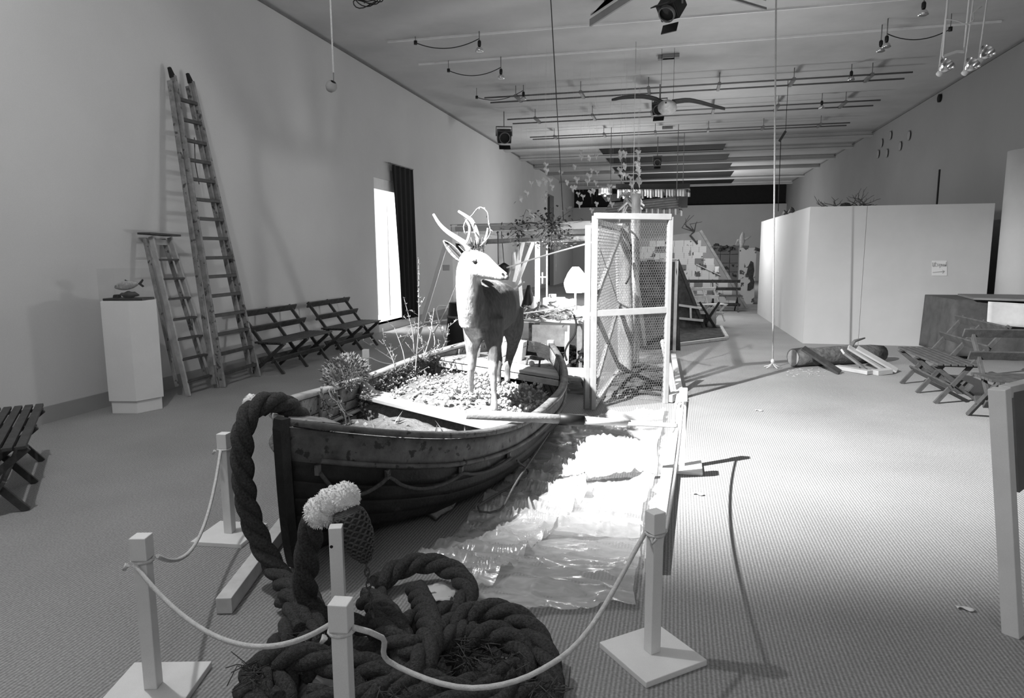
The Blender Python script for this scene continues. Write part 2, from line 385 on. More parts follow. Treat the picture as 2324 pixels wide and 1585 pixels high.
# suspended lighting rails
def rail(y0, y1, z, x0, x1, label, m='pipe'):
    r = thing('lighting_rail', label, 'rail', ((x0 + x1) / 2, y0, z), group='ceiling rails')
    for y in (y0, y1):
        MB().tube([(x0, y, z), (x1, y, z)], .017, 8).build('pipe', M[m], r)
    n = 6
    for k in range(n):
        x = x0 + (x1 - x0) * (k + .5) / n
        MB().tube([(x, y0, z), (x, y0, ZC)], .008, 6).build('hanger', M[m], r)
        MB().lohi((x - .03, y0 - .03, z - .03), (x + .03, y1 + .03, z + .03)).build('clamp', M[m], r)
    return r
rail(15.0, 15.5, 4.98, -4.2, 4.3, 'pair of thin pipes across the ceiling just before the hanging bird')
rail(17.5, 18.1, 4.98, -4.3, 4.4, 'pair of thin pipes across the ceiling just behind the hanging bird')
rail(20.3, 20.7, 4.98, -4.3, 4.4, 'pair of thin pipes across the ceiling nearest the white beams')
for y, lab in ((11.4, 'thin pale batten across the ceiling nearest the viewer'), (12.85, 'thin pale batten across the ceiling, second from the viewer')):
    tag(MB().lohi((-4.9, y - .012, 5.17), (4.9, y + .012, 5.2)).build('ceiling_batten', M['white']), lab, 'batten', 'ceiling battens')

# hung square panel at the top edge of the picture
hp = thing('ceiling_panel', 'pale square panel hung at an angle under the near ceiling', 'panel', (at(1340, 50, 10)))
A, B_ = at(1340, 52, 9.6), at(1738, 20, 9.6)
A.z = B_.z = 4.9; A = fl(1340, 52, 4.9); B_ = fl(1738, 20, 4.9)
for (q0, q1, nm) in ((A, A + V((1.5, -2.1, 0)), 'edge_board'), (B_, B_ + V((-1.6, -1.7, 0)), 'edge_board')):
    MB().bar(q0, q1, .03, .10 if q0 is A else .03).build(nm, M['base'], hp)
MB().prism([A + V((0, 0, .1)), B_ + V((0, 0, .1)), B_ + V((-1.6, -1.7, .1)), A + V((1.5, -2.1, .1))], (0, 0, .03)).build('panel_sheet', M['ceil'], hp)
MB().tube([A + V((.2, 0, .1)), A + V((.2, 0, .33))], .006).build('hanger', M['pipe'], hp)
MB().tube([B_ + V((-.2, 0, .1)), B_ + V((-.2, 0, .33))], .006).build('hanger', M['pipe'], hp)

# ------------------------------------------------------------------ white partition on the right
pt = thing('partition', 'white free-standing partition room with a paper sign on its front', 'partition', (3.5, 12.65, 0))
PX0, PX1, PY0, PY1, PH = 2.2, 4.97, 12.65, 18.6, 2.35
xs = 3.09
MB().lohi((PX0, PY0, 0), (xs - .003, PY0 + .06, PH)).build('front_panel', M['part'], pt)
MB().lohi((xs + .003, PY0, 0), (PX1, PY0 + .06, PH)).build('front_panel', M['part'], pt)
MB().prism([(PX0, PY0 + .06, 0), (PX0 + .06, PY0 + .06, 0), (2.15, PY1, 0), (2.09, PY1, 0)], (0, 0, PH - .0)).build('side_panel', M['wall'], pt)
MB().lohi((PX1 - .06, PY0 + .06, 0), (PX1, PY1, PH)).build('side_panel', M['wall'], pt)
MB().lohi((2.15, PY1 - .06, 0), (PX1 - .06, PY1, PH)).build('back_panel', M['wall'], pt)
# paper sign with the handwritten word and an arrow
sg = thing('paper_sign', 'small handwritten paper sign with an arrow pinned to the white partition', 'sign', at(2131, 625, PY0 - .012))
def SP(u, v, d=.0): return at(2115 + 34 * u, 592 + 34 * v, PY0 - .008 - d)
MB().prism([SP(0, 1), SP(1, 1), SP(1, 0), SP(0, 0)], (0, .006, 0)).build('paper', M['ped'], sg)
def stroke(name, pts): MB().tube([SP(u, v, .004) for u, v in pts], .004, 5).build(name, M['base'], sg)
wx = [(.03, .12), (.03, .42), (.12, .42), (.12, .12)]
stroke('letter', [(.04, .12), (.05, .38), (.14, .4), (.16, .12)])
stroke('letter', [(.24, .08), (.23, .36), (.28, .4)]); stroke('letter', [(.19, .2), (.3, .18)])
stroke('letter', [(.42, .2), (.35, .22), (.41, .3), (.34, .38)])
stroke('letter', [(.5, .2), (.48, .38)]); stroke('letter', [(.58, .2), (.56, .38), (.5, .48)])
stroke('letter', [(.66, .22), (.62, .3), (.66, .38), (.7, .3), (.66, .22)])
stroke('letter', [(.76, .38), (.77, .22), (.83, .24), (.83, .38)])
stroke('letter', [(.96, .08), (.93, .38), (.87, .34), (.92, .24)])
stroke('arrow', [(.05, .78), (.8, .72)]); stroke('arrow', [(.68, .62), (.84, .71), (.7, .84)])

# big round column at the right edge
tag(MB().lathe((5.30, 12.30, 0), [(.34, 0), (.34, 3.12)], 40).build('column', M['part']), 'thick round white column beside the partition', 'column')

# twiggy branches lying on the partition and seaweed at its far corner
def twigs(name, label, c, n, L0, m, cat='branch', spread=1.0, seed=1, flat=.6, r=.008):
    R_ = random.Random(seed); b = MB(); c = V(c)
    for k in range(n):
        a = R_.uniform(0, 6.28); d = V((math.cos(a) * spread, math.sin(a) * spread * .4, R_.uniform(.15, 1) * flat)).normalized(); L_ = L0 * R_.uniform(.4, 1)
        q = c + V((R_.uniform(-.4, .4) * spread * L0, R_.uniform(-.1, .1), 0)); pts = [q]
        for j in range(5):
            d = (d + V((R_.uniform(-.4, .4), R_.uniform(-.3, .3), R_.uniform(-.3, .3)))).normalized(); pts.append(pts[-1] + d * L_ / 5)
            if j > 0:
                e = (d + V((R_.uniform(-.9, .9), R_.uniform(-.5, .5), R_.uniform(-.2, .8)))).normalized()
                b.tube([pts[-1], pts[-1] + e * L_ * .2], [r * .5, r * .25], 4)
        b.tube(pts, [r * (1 - .13 * i) for i in range(6)], 5)
    zmin = min(p.z for p in b.v)
    for p in b.v: p.z += max(0, c.z - p.z) * 1.0
    return tag(b.build(name, m), label, cat)
twigs('branch', 'bushy bare branch lying on top of the white partition', (2.98, 12.75, PH + .005), 12, .42, M['leafd'], seed=3)
twigs('branch', 'low spreading twig lying left of the bushy branch on the partition', (2.55, 12.78, PH + .005), 8, .3, M['leafd'], seed=5, flat=.3)
tag(MB().lathe((2.78, 12.78, PH), [(.02, 0), (.09, .015), (.07, .05), (.02, .065)], 10).build('stone', M['dark']), 'small dark stone lying under the branch on the partition', 'stone')
b = MB(); R_ = random.Random(4)
for k in range(12):
    q = V((2.14 + R_.uniform(-.02, .04), 14.6 + R_.uniform(-.6, .9), PH)); b.tube([q, q + V((0, .15, R_.uniform(.03, .09))), q + V((0, .35, .01))], .02, 5)
tag(b.build('seaweed', M['leafd']), 'dark clump of seaweed on the receding partition edge', 'seaweed')

# ------------------------------------------------------------------ benches
def make_bench(label, m, L=1.4, slats=6):
    t = thing_local('slatted_bench', label, 'bench', 'folding slatted benches')
    for k in range(slats):
        y = .09 + k * .068
        MB().box((0, y, .43), (L, .052, .024)).build('seat_slat', m, t, .004)
    def bp(z): return .42 - .64 * z / .86
    for z in (.60, .80):
        MB().bar((-L / 2, bp(z) + .03, z), (L / 2, bp(z) + .03, z), .022, .09, (0, .5, 1)).build('back_rail', m, t, .004)
    for x in (-L * .43, 0, L * .43):
        MB().bar((x, bp(0), 0.0), (x, bp(.835), .835), .03, .045, (0, 1, .3)).build('back_leg', m, t, .003)
        MB().bar((x + .035, -.04, 0), (x + .035, .46, .415), .03, .045, (0, 1, -.3)).build('cross_leg', m, t, .003)
        MB().box((x, .26, .408), (.04, .40, .02)).build('seat_bearer', m, t)
    MB().bar((-L / 2 * .95, .30, .185), (L / 2 * .95, .30, .185), .022, .085, (0, .7, 1)).build('stretcher', m, t, .003)
    MB().bar((-L / 2 * .95, .12, .185), (L / 2 * .95, .12, .185), .022, .085, (0, -.7, 1)).build('stretcher', m, t, .003)
    return t
H = math.pi / 2
bn = make_bench('dark slatted bench by the left wall, partly behind the tall ladder', M['benchw'])
place(bn, (-5.50, 8.62, 0), -H)
dup(bn, 'dark slatted bench by the left wall, nearest the bright doorway', (-5.48, 10.34, 0), -H)
dup(bn, 'dark slatted bench cut off by the left edge of the picture', (-4.67, 3.42, 0), math.atan2(-.73, .68) + .02)
b2 = make_bench('weathered slatted bench on the right facing the boat', M['benchl'], 1.3)
place(b2, (3.12, 8.42, 0), H)
dup(b2, 'weathered slatted bench on the right seen from the front, beside the leaning frame', (3.42, 7.36, 0), math.pi + .06)
b3 = make_bench('dark slatted bench far back before the newspaper gable', M['benchw'], 1.45)
place(b3, (1.0, 19.3, 0), math.pi + .05)
b4 = make_bench('white painted slatted bench far back beside the dark gable', M['timber'], .75)
place(b4, (.66, 15.6, .1), math.pi + .5, .85)

# table with a dark cloth behind the right benches
tb = thing('draped_table', 'table under a hanging dark cloth in front of the partition', 'table', (4.5, 11.6, 0))
TZ = .88
MB().lohi((4.02, 11.2, TZ - .03), (5.3, 12.4, TZ)).build('tabletop', M['board'], tb)
for x, y in ((4.1, 11.3), (5.2, 11.3), (4.1, 12.3), (5.2, 12.3)): MB().lohi((x - .03, y - .03, 0), (x + .03, y + .03, TZ - .03)).build('leg', M['board'], tb)
def clothf(u, v):
    # drape around front and left side
    s_ = u * 2.5
    if s_ < 1.2: x, y = 4.0, 12.42 - s_; n = V((-1, 0, 0))
    else: x, y = 4.0 + (s_ - 1.2), 11.2; n = V((0, -1, 0))
    z = TZ + .004 - v * (TZ - .05)
    k = .02 * math.sin(s_ * 17) * v + .03 * v + .008
    return V((x, y, z)) + n * k
MB().sheet(clothf, 60, 10, .004).build('cloth', M['cloth'], tb)
MB().lohi((3.995, 11.19, TZ + .001), (5.3, 12.42, TZ + .006)).build('cloth_top', M['cloth'], tb)
A, B_ = at(2158, 664, 11.4), at(2330, 668, 10.6)
tag(MB().prism([V((4.2, 11.1, TZ + .012)), V((5.35, 10.6, TZ + .012)), V((5.35, 12.0, TZ + .012)), V((4.35, 12.1, TZ + .012))], (0, 0, .03)).build('board', M['board']), 'flat grey board lying on the draped table', 'board')
tag(MB().sheet(lambda u, v: V((4.32 + u * .95, 10.93 + .02 * math.sin(u * 9) - .02 * v + .0, TZ + .0 - v * .33 - .05 * u)), 14, 6, .004).build('paper_sheet', M['paper']), 'large white paper hanging from the draped table front', 'paper')

# leaning frame panel at the right edge
fp = thing('leaning_frame', 'tall leaning wooden frame with a grey board, at the right edge', 'frame', (1.42, 3.07, 0))
f0, f1 = V((1.42, 3.07, 0)), fl(2268, 882, 1.05)
MB().bar(f0, f1, .065, .05, (1, 1, 0)).build('post', M['white'], fp, .003)  # timber post coloured white for the lamplight falling on it
g1 = f1 + V((.95, .95, .0)); g0 = f0 + V((1.1, .95, 0))
MB().bar(f1 + V((.03, .03, -.02)), g1, .045, .05).build('top_rail', M['timber'], fp, .003)
MB().bar(g0, g1, .05, .05).build('post', M['timber'], fp, .003)
k0 = f1.lerp(f0, .02) + V((.05, .05, 0)); k1 = f1.lerp(f0, .42) + V((.05, .05, 0))
MB().prism([k0, g1 + V((-.02, -.02, -.03)), g1.lerp(g0, .2), k1], (.015, -.015, 0)).build('board', M['board'], fp)

# ------------------------------------------------------------------ log and boards before the partition
lg = thing('log', 'dark bark covered log lying on the floor before the partition', 'log', (2.3, 10.2, 0))
q0, q1 = V((1.62, 9.98, .135)), V((2.95, 10.75, .125))
pts = [q0.lerp(q1, k / 8) + V((0, .02 * math.sin(k), .008 * math.sin(2.1 * k))) for k in range(9)]
MB().tube(pts, [.125, .13, .127, .132, .13, .126, .13, .125, .118], 14).build('trunk', M['bark'], lg)
MB().lathe(q0 - (q1 - q0).normalized() * .003, [(.118, 0), (.1, .006), (.0, .006)], 14, Matrix((V((0, 0, 1)), (q0 - q1).normalized().cross(V((0, 0, 1))), (q0 - q1).normalized())).transposed(), False).build('cut_face', M['timberd'], lg)
MB().tube([q0.lerp(q1, .62) + V((0, 0, .1)), q0.lerp(q1, .66) + V((.02, 0, .2)), q0.lerp(q1, .72) + V((.08, 0, .24))], [.03, .022, .01], 6).build('branch_stub', M['bark'], lg)
def plank(name, label, a, b_, w, h, m, cat='plank', group=None, up=(0, 0, 1)):
    return tag(MB().bar(a, b_, w, h, up).build(name, m, None, .003), label, cat, group)
plank('plank', 'dark burnt plank leaning across the log', fl(1906, 846, .02), fl(1822, 790, .31), .11, .03, M['benchw'], up=(.2, -.5, 1))
for i, (a, b_, lab) in enumerate((((1962, 836, .03), (1912, 798, .28), 'short pale board, leftmost leaning on the log'), ((2006, 838, .03), (1925, 788, .31), 'pale board, second leaning on the log'),
                                 ((2036, 842, .025), (1945, 790, .30), 'longest pale board, rightmost leaning on the log'))):
    plank('plank', lab, fl(*a), fl(*b_), .10, .028, M['timberw'], group='pale boards on the log', up=(.2, -.5, 1))
plank('plank', 'pale board lying flat on the carpet before the log', fl(1898, 833, .03), fl(1975, 846, .03), .12, .05, M['timberw'])
plank('plank', 'stubby pale board end under the leaning boards', fl(1985, 846, .03), fl(2018, 842, .04), .12, .06, M['timberw'])
tag(MB().lathe(fl(1936, 822, .0), [(.08, 0), (.085, .02), (.085, .1), (.07, .13)], 12).build('stump', M['bark']), 'short dark stump between the pale boards', 'stump')
b = MB(); R_ = random.Random(9)
for k in range(40):
    q = fl(R_.uniform(1785, 1880), R_.uniform(836, 856), .006); b.box(q, (R_.uniform(.01, .04), R_.uniform(.004, .01), .006), rotm(0, 0, R_.uniform(0, 3)))
o = b.build('wood_chips', M['timberw']); o['kind'] = 'stuff'; tag(o, 'scattered pale wood chips around the log', 'chips')

# ------------------------------------------------------------------ plinth with the fish
pc = V((-5.45, 5.86, 0))
pd = thing('plinth', 'white six sided plinth beside the left wall', 'plinth', pc)
def hexa(r, z0, z1, ph): return MB().prism([pc + V((r * math.cos(ph + k * math.pi / 3), r * math.sin(ph + k * math.pi / 3), z0)) for k in range(6)], (0, 0, z1 - z0))
ph = math.atan2(-5.9, 5.1)
hexa(.285, .13, 1.14, ph).build('body', M['ped'], pd, .003)
hexa(.262, 0, .13, ph).build('base', M['ped'], pd, .003)
fs = thing('fish_display', 'stuffed fish over a dark stone inside a clear case on the plinth', 'display', pc + V((0, 0, 1.14)))
fx = CR.copy(); fx.z = 0; fx.normalize(); fy = V((0, 0, 1)).cross(fx)
fc = pc + V((0, 0, 1.14))
def FP(x, y, z): return fc + fx * x + fy * y + V((0, 0, z))
FR = Matrix((fx, fy, V((0, 0, 1)))).transposed()
MB().box(FP(0, 0, .012), (.40, .24, .024), FR).build('dark_tray', M['black'], fs, .004)
MB().box(FP(-.12, 0, .04), (.06, .08, .035), FR, .8).build('stone', M['dark'], fs, .01)
b = MB(); R_ = random.Random(2)
b.loft([(FP(-.09 + .022 * k, 0, .055 + .006 * math.sin(k * 2)), fy * (.045 * math.sin(math.pi * (k + .6) / 10.2)), V((0, 0, .036 * math.sin(math.pi * (k + .6) / 10.2)))) for k in range(10)], 10)
b.build('driftwood', M['benchw'], fs)
b = MB(); b.loft([(FP(-.135 + .02 * k, 0, .135 + .0025 * k), fy * (.004 + .026 * math.sin(math.pi * min(1, (k + .3) / 13)) ** .8), V((0, 0, .006 + .043 * math.sin(math.pi * min(1, (k + .6) / 13.2)) ** .8))) for k in range(13)], 14)
fb = b.build('fish_body', M['fish'], fs)
MB().prism([FP(.105, -.003, .165), FP(.155, -.003, .215), FP(.165, -.003, .2), FP(.14, -.003, .165), FP(.168, -.003, .14), FP(.15, -.003, .13)], fy * .006).build('tail_fin', M['black'], fb)
MB().prism([FP(-.03, -.003, .18), FP(-.025, -.003, .21), FP(.0, -.003, .2), FP(.06, -.003, .172), FP(.06, -.003, .165)], fy * .006).build('dorsal_fin', M['black'], fb)
MB().lathe(FP(-.11, -.022, .145), [(.006, -.003), (.006, .003)], 10).build('eye', M['black'], fb)
gm = bpy.data.materials.new('clear_glass'); gm.use_nodes = True; nt = gm.node_tree
tr = nt.nodes.new('ShaderNodeBsdfTransparent'); gl = nt.nodes.new('ShaderNodeBsdfGlossy'); gl.inputs['Roughness'].default_value = .03
mxs = nt.nodes.new('ShaderNodeMixShader'); mxs.inputs[0].default_value = .035; tr.inputs[0].default_value = (.99, .99, .99, 1)
nt.links.new(tr.outputs[0], mxs.inputs[1]); nt.links.new(gl.outputs[0], mxs.inputs[2]); nt.links.new(mxs.outputs[0], nt.nodes['Material Output'].inputs['Surface'])
M['glass'] = gm
for (c_, sz) in (((0, -.14, .16), (.44, .004, .32)), ((0, .14, .16), (.44, .004, .32)), ((-.22, 0, .16), (.004, .28, .32)), ((.22, 0, .16), (.004, .28, .32)), ((0, 0, .322), (.448, .288, .004))):
    MB().box(FP(*c_), sz, FR).build('glass_pane', gm, fs)

# ------------------------------------------------------------------ ladders
ld = thing('extension_ladder', 'tall paint spattered double ladder leaning on the left wall', 'ladder', (-5.31, 7.42, 0))
fa, fb_, ta, tb_ = V((-5.30, 7.04, 0)), V((-5.32, 7.79, 0)), onx(393, 172, XL + .09), onx(434, 185, XL + .09)
for (p_, q_, sgn) in ((fa, ta, -1), (fb_, tb_, 1)):
    MB().bar(p_, q_, .035, .075, (1, 0, 0)).build('stile', M['ladder'], ld, .006)
    off = V((-.06, -.085 if sgn < 0 else -.07, 0)); MB().bar(p_ + off + V((0, 0, .05)), q_ + V((-.02, -.04, -.06)), .03, .06, (1, 0, 0)).build('stile', M['ladder'], ld, .006)
    MB().bar(q_ - V((0, .01, .02)), q_ + V((-.03, -.02, .09)), .05, .05, (1, 0, 0), .6).build('iron_tip', M['black'], ld)
yr = [224, 270, 317, 362, 406, 452, 496, 541, 586, 629, 673, 718, 761, 805, 849]
for k, y in enumerate(yr):
    t = (880 - y) / (880 - 172.)
    # perspective correct fraction along the stile
    lo, hi = 0., 1.
    for _ in range(30):
        m_ = (lo + hi) / 2; q = fa.lerp(ta, m_) - CO
        yy = CY - FPX * q.dot(CU) / q.dot(CF)
        if yy > y: lo = m_
        else: hi = m_
    MB().bar(fa.lerp(ta, lo) + V((.01, 0, 0)), fb_.lerp(tb_, lo) + V((.01, 0, 0)), .045, .04, (0, 0, 1)).build('rung', M['rung'], ld, .004)
MB().tube([V((-5.70, 7.35, 3.0)), V((-5.72, 7.36, 2.7)), V((-5.70, 7.38, 2.45))], .006, 5).build('pull_cord', M['cordd'], ld)
sl = thing('step_ladder', 'short pale folding step ladder leaning on the wall beside the plinth', 'ladder', (-5.36, 6.76, 0))
fa, fb_, ta, tb_ = V((-5.35, 6.5, 0)), V((-5.37, 7.02, 0)), onx(343, 537, XL + .14), onx(385, 539, XL + .14)
for p_, q_ in ((fa, ta), (fb_, tb_)):
    MB().bar(p_, q_, .025, .06, (1, 0, 0)).build('stile', M['ladder2'], sl, .004)
    MB().bar(p_ + V((-.10, -.05, .12)), q_ + V((-.06, -.03, -.02)), .022, .045, (1, 0, 0)).build('rear_leg', M['ladder'], sl, .004)
for y in (590, 634, 680, 727, 772, 818, 868):
    lo, hi = 0., 1.
    for _ in range(30):
        m_ = (lo + hi) / 2; q = fa.lerp(ta, m_) - CO
        if CY - FPX * q.dot(CU) / q.dot(CF) > y: lo = m_
        else: hi = m_
    MB().bar(fa.lerp(ta, lo), fb_.lerp(tb_, lo), .07, .022, (0, 0, 1)).build('tread', M['rung'], sl, .003)
e0, e1 = onx(326, 530, XL + .13), onx(397, 535, XL + .13)
MB().bar(e0, e1, .17, .022).build('top_shelf', M['benchw'], sl, .003)
MB().bar(ta + V((-.02, 0, -.06)), tb_ + V((-.02, 0, -.06)), .02, .06).build('brace', M['ladder2'], sl)
MB().tube([V((-5.6, 6.95, 1.0)), V((-5.6, 6.96, .6)), V((-5.55, 6.98, .45))], .005, 5).build('stay_cord', M['cordd'], sl)

# ------------------------------------------------------------------ rope stanchions
def stanchion(label, pos, rz, h=.6, cap=True, base=.30):
    t = thing('rope_stanchion', label, 'stanchion', pos, rz, 'white rope stanchions')
    inv = WM[t.name]
    def L(p): return inv @ V(p)
    def bx(name, c, s, m, parent=t, bev=.003):
        R = inv.to_3x3(); return MB().box(L(c), s, R).build(name, m, parent, bev)
    bx('base_board', (0, 0, .0125), (base, base, .025), M['white'])
    bx('post', (0, 0, .025 + (h - .025) / 2), (.048, .048, h - .025), M['white'])
    if cap:
        cp = bx('cap', (0, 0, h - .035), (.058, .058, .085), M['white'])
        pts = [L((.033 * math.cos(a) * 1.1, .033 * math.sin(a) * 1.1, h - .083)) for a in [k * math.pi / 6 for k in range(12)]]
        MB().tube(pts, .006, 6, True).build('rope_ring', M['cord'], t)
        MB().tube([L((-.04, -.03, h - .083)), L((-.045, -.04, h - .1)), L((-.03, -.045, h - .083))], .007, 6).build('knot', M['cord'], t)
    return t
S1, S2, S3, S3b, S4, S5, S6, S7 = V((-1.83, 1.93, 0)), V((-2.44, 3.22, 0)), V((-.915, 1.67, 0)), V((-1.2, 2.18, 0)), V((-.05, 2.57, 0)), V((.08, 5.05, 0)), V((-2.95, 5.32, 0)), V((-3.13, 6.47, 0))
stanchion('white rope post with a square base, front left corner', S1, .25)
stanchion('white rope post left of the bow, behind the draped thick rope', S2, .1)
stanchion('white rope post cut off by the bottom edge, before the thick rope heap', S3, .12)
st = stanchion('plain white stake without a cap beside the fleece topped fender', S3b, .35, .6, False, .2)
MB().lathe(S3b + V((-.006, -.026, .53)), [(.006, -.004), (.006, .004)], 8, rotm(H, 0, 0)).build('nail_hole', M['black'], st)
stanchion('white rope post right of the plastic sheet, nearest the viewer', S4, .72)
stanchion('white rope post right of the plastic sheet with a loose rope end', S5, .0)
stanchion('white rope post behind the bow, next to the grey bush', S6, .1)
stanchion('white rope post behind the boat, before the left benches', S7, .1)
def cord(label, pts, r=.0085, m='cord', name='barrier_rope', cat='rope', n=6, step=.04, group='barrier ropes', parent=None):
    if parent is not None: return MB().tube(smooth_path(pts, step), r, n).build(name, M[m], parent)
    return tag(MB().tube(smooth_path(pts, step), r, n).build(name, M[m]), label, cat, group)
Z = .517
up = lambda p, z=Z: p + V((0, 0, z))
cord('thin white rope sagging from the front left post to the post by the bow', sag(up(S1) + V((.03, .035, 0)), up(S2) + V((.0, -.035, 0)), .22))
cord('white rope sagging across the thick rope heap to the bottom edge post', sag(up(S1) + V((0, -.04, 0)), up(S3, .53) + V((-.036, .0, 0)), .17))
cord('white rope drooping over the rope heap to the right hand post', [up(S3, .53) + V((.036, 0, 0)), up(S3, .47) + V((.1, .06, 0)), fl(880, 1500, .3), fl(1000, 1552, .25), fl(1110, 1560, .26), fl(1230, 1520, .3), fl(1340, 1425, .38), up(S4) + V((-.04, -.02, 0))])
cord('white rope running back between the two right hand posts', sag(up(S4) + V((.04, .03, 0)), up(S5) + V((-.0, -.036, 0)), .1))
cord('short loose rope end hanging from the far right hand post', [up(S5) + V((-.035, 0, 0)), up(S5, .44) + V((-.06, -.02, 0)), up(S5, .33) + V((-.055, -.03, 0)), up(S5, .28) + V((-.07, -.03, 0))])
cord('white rope sagging from the bow rail to the post by the grey bush', sag(V((-2.32, 4.1, .70)), up(S6) + V((0, -.036, 0)), .1))
cord('white rope between the two posts behind the boat', sag(up(S6) + V((0, .036, 0)), up(S7) + V((0, -.036, 0)), .12))
cord('white rope sagging from the rear post towards the hut frame', sag(up(S7) + V((.036, .02, 0)), V((-3.0, 9.15, 1.2)), .45))

# ------------------------------------------------------------------ edging timbers
e1, e2, e3 = V((-.075, 3.28, .042)), V((.085, 7.45, .042)), V((.0, 10.4, .042))
plank('edging_timber', 'long square timber along the right side of the plastic sheet', e1, e2, .075, .08, M['timber'], 'timber')
plank('edging_timber', 'edging timber continuing past the wire cage', e2 + V((0, .03, 0)), e3, .07, .08, M['timber'], 'timber')
plank('edging_timber', 'square timber on the carpet left of the bow', fl(507, 1362, .07).lerp(fl(507, 1362, .07), 0) - V((0, 0, .03)), V((-2.28, 3.75, .04)), .07, .075, M['timber'], 'timber')
plank('timber_block', 'small pale timber block by the foot of the wire cage', fl(1518, 905, .05), fl(1534, 897, .05), .08, .08, M['timberw'], 'block')

# ------------------------------------------------------------------ plastic sheeting
def plastic_mat():
    m = bpy.data.materials.new('clear_plastic'); m.use_nodes = True; nt = m.node_tree; N = nt.nodes; L = nt.links
    tr = N.new('ShaderNodeBsdfTransparent'); tr.inputs[0].default_value = (.92, .92, .92, 1)
    df = N.new('ShaderNodeBsdfDiffuse'); df.inputs[0].default_value = (.72, .72, .72, 1)
    gl = N.new('ShaderNodeBsdfGlossy'); gl.inputs['Roughness'].default_value = .18
    tc = N.new('ShaderNodeTexCoord'); nz = N.new('ShaderNodeTexNoise'); nz.inputs['Scale'].default_value = 9; nz.inputs['Detail'].default_value = 6; nz.inputs['Distortion'].default_value = 1.2
    mp = N.new('ShaderNodeMapping'); mp.inputs['Scale'].default_value = (.45, 1.4, 1); L.new(tc.outputs['Object'], mp.inputs[0]); L.new(mp.outputs[0], nz.inputs['Vector'])
    b = N.new('ShaderNodeBump'); b.inputs['Strength'].default_value = .5; b.inputs['Distance'].default_value = .02; L.new(nz.outputs['Fac'], b.inputs['Height'])
    L.new(b.outputs[0], gl.inputs['Normal']); L.new(b.outputs[0], df.inputs['Normal'])
    m1 = N.new('ShaderNodeMixShader'); m1.inputs[0].default_value = .30; L.new(df.outputs[0], m1.inputs[1]); L.new(gl.outputs[0], m1.inputs[2])
    mr = N.new('ShaderNodeMapRange'); mr.inputs[1].default_value = .35; mr.inputs[2].default_value = .65; mr.inputs[3].default_value = .38; mr.inputs[4].default_value = .6; L.new(nz.outputs['Fac'], mr.inputs[0])
    m2 = N.new('ShaderNodeMixShader'); L.new(mr.outputs[0], m2.inputs[0]); L.new(tr.outputs[0], m2.inputs[1]); L.new(m1.outputs[0], m2.inputs[2])
    L.new(m2.outputs[0], N['Material Output'].inputs['Surface']); return m
M['plastic'] = plastic_mat()
def plastic(label, P, seed, nu=70, nv=70, amp=.05, z0=.01, fq=3.0):
    P = [V(p) for p in P]
    def fn(u, v):
        e = .05
        uu = u + e * noise.noise(V((seed, v * 4, 3))) * (1 if u in (0, 1) else .5); vv = v + e * noise.noise(V((u * 4, seed, 7)))
        q = P[0].lerp(P[1], uu).lerp(P[3].lerp(P[2], uu), vv)
        w_ = V((q.x * fq * .5, q.y * fq * 1.5, seed))
        h = (1 - abs(noise.noise(w_) * 2)) ** 3 * amp + (1 - abs(noise.noise(w_ * 2.7 + V((5, 5, 5))) * 2)) ** 4 * amp * .5 + .006 * abs(noise.noise(w_ * 7))
        return V((q.x, q.y, z0 + q.z + max(0, h)))
    return tag(MB().sheet(fn, nu, nv).build('plastic_sheet', M['plastic']), label, 'plastic sheet', 'clear plastic sheets')
plastic('crumpled clear plastic sheet between the boat and the long timber', [fl(1240, 962), fl(1512, 935), fl(1452, 1235), fl(1035, 1230)], 1.0, 90, 90)
plastic('clear plastic sheet spread by the rope heap with a straight near edge', [fl(1080, 1150), fl(1455, 1190), fl(1440, 1385), fl(1010, 1400)], 2.3, amp=.03, z0=.016)
plastic('creased clear plastic sheet bunched against the dark hull', [fl(1275, 1040), fl(1350, 1120), fl(1120, 1340), fl(950, 1285)], 4.1, amp=.06, z0=.02)

# ------------------------------------------------------------------ the boat
BX0, BY0, BYAW, BHEEL, BL, BB, BZF, BZM, BZS, BPW, BWS, BRK, BSM = -1.855, 2.921, .049, .114, 4.17, .756, .715, .40, .561, 3.712, .422, .135, .627
BR = rotm(0, 0, -BYAW) @ rotm(0, BHEEL, 0)
bt = thing('rowing_boat', 'old dark clinker rowing boat listing to the right with its bow towards the viewer', 'boat', (BX0, BY0, .08), rot=BR)
BM = WM[bt.name]
def bw(x, y, z): return BM @ V((x, y, z))
def half(s): return BB * (1 - abs(1 - s / BSM) ** BPW if s < BSM else 1 - (1 - BWS) * ((s - BSM) / (1 - BSM)) ** 2)
def sheer(s): return BZM + (BZF - BZM) * ((.55 - s) / .55) ** 2 if s < .55 else BZM + (BZS - BZM) * ((s - .55) / .45) ** 2
def hull(s, t, side, off=0.0):
    k = max(0, 1 - s / .18); bl = half(s); zg = sheer(s)
    g = (1 - (1 - t) ** 4.6) * (1 - k) + (1 - (1 - t) ** 3.4) * k
    hz = (t ** 2.0) * (1 - k) + (t ** 1.3) * k
    keel = -.005 - .06 * max(0, 1 - s / .16) + .10 * max(0, (s - .8) / .2) ** 2
    z = keel + (zg - keel) * hz
    y = s * BL - BRK * hz * (1 - s) + .05 * (1 - t) ** 3 * max(0, 1 - s / .3)
    p = V((side * (bl * g), y, z))
    if off:
        e = .004
        t2 = min(1, t + e); t1 = max(0, t2 - 2 * e); a, c = hull(s, t1, side), hull(s, t2, side)
        d = c - a; n = V((d.z * side, 0, -d.x * side)).normalized() if d.length > 1e-7 else V((side, 0, 0))
        p = p + n * off
    return p
def two(o, m2, nf):
    o.data.materials.append(m2)
    for i in range(nf, 2 * nf): o.data.polygons[i].material_index = 1
NS = 8
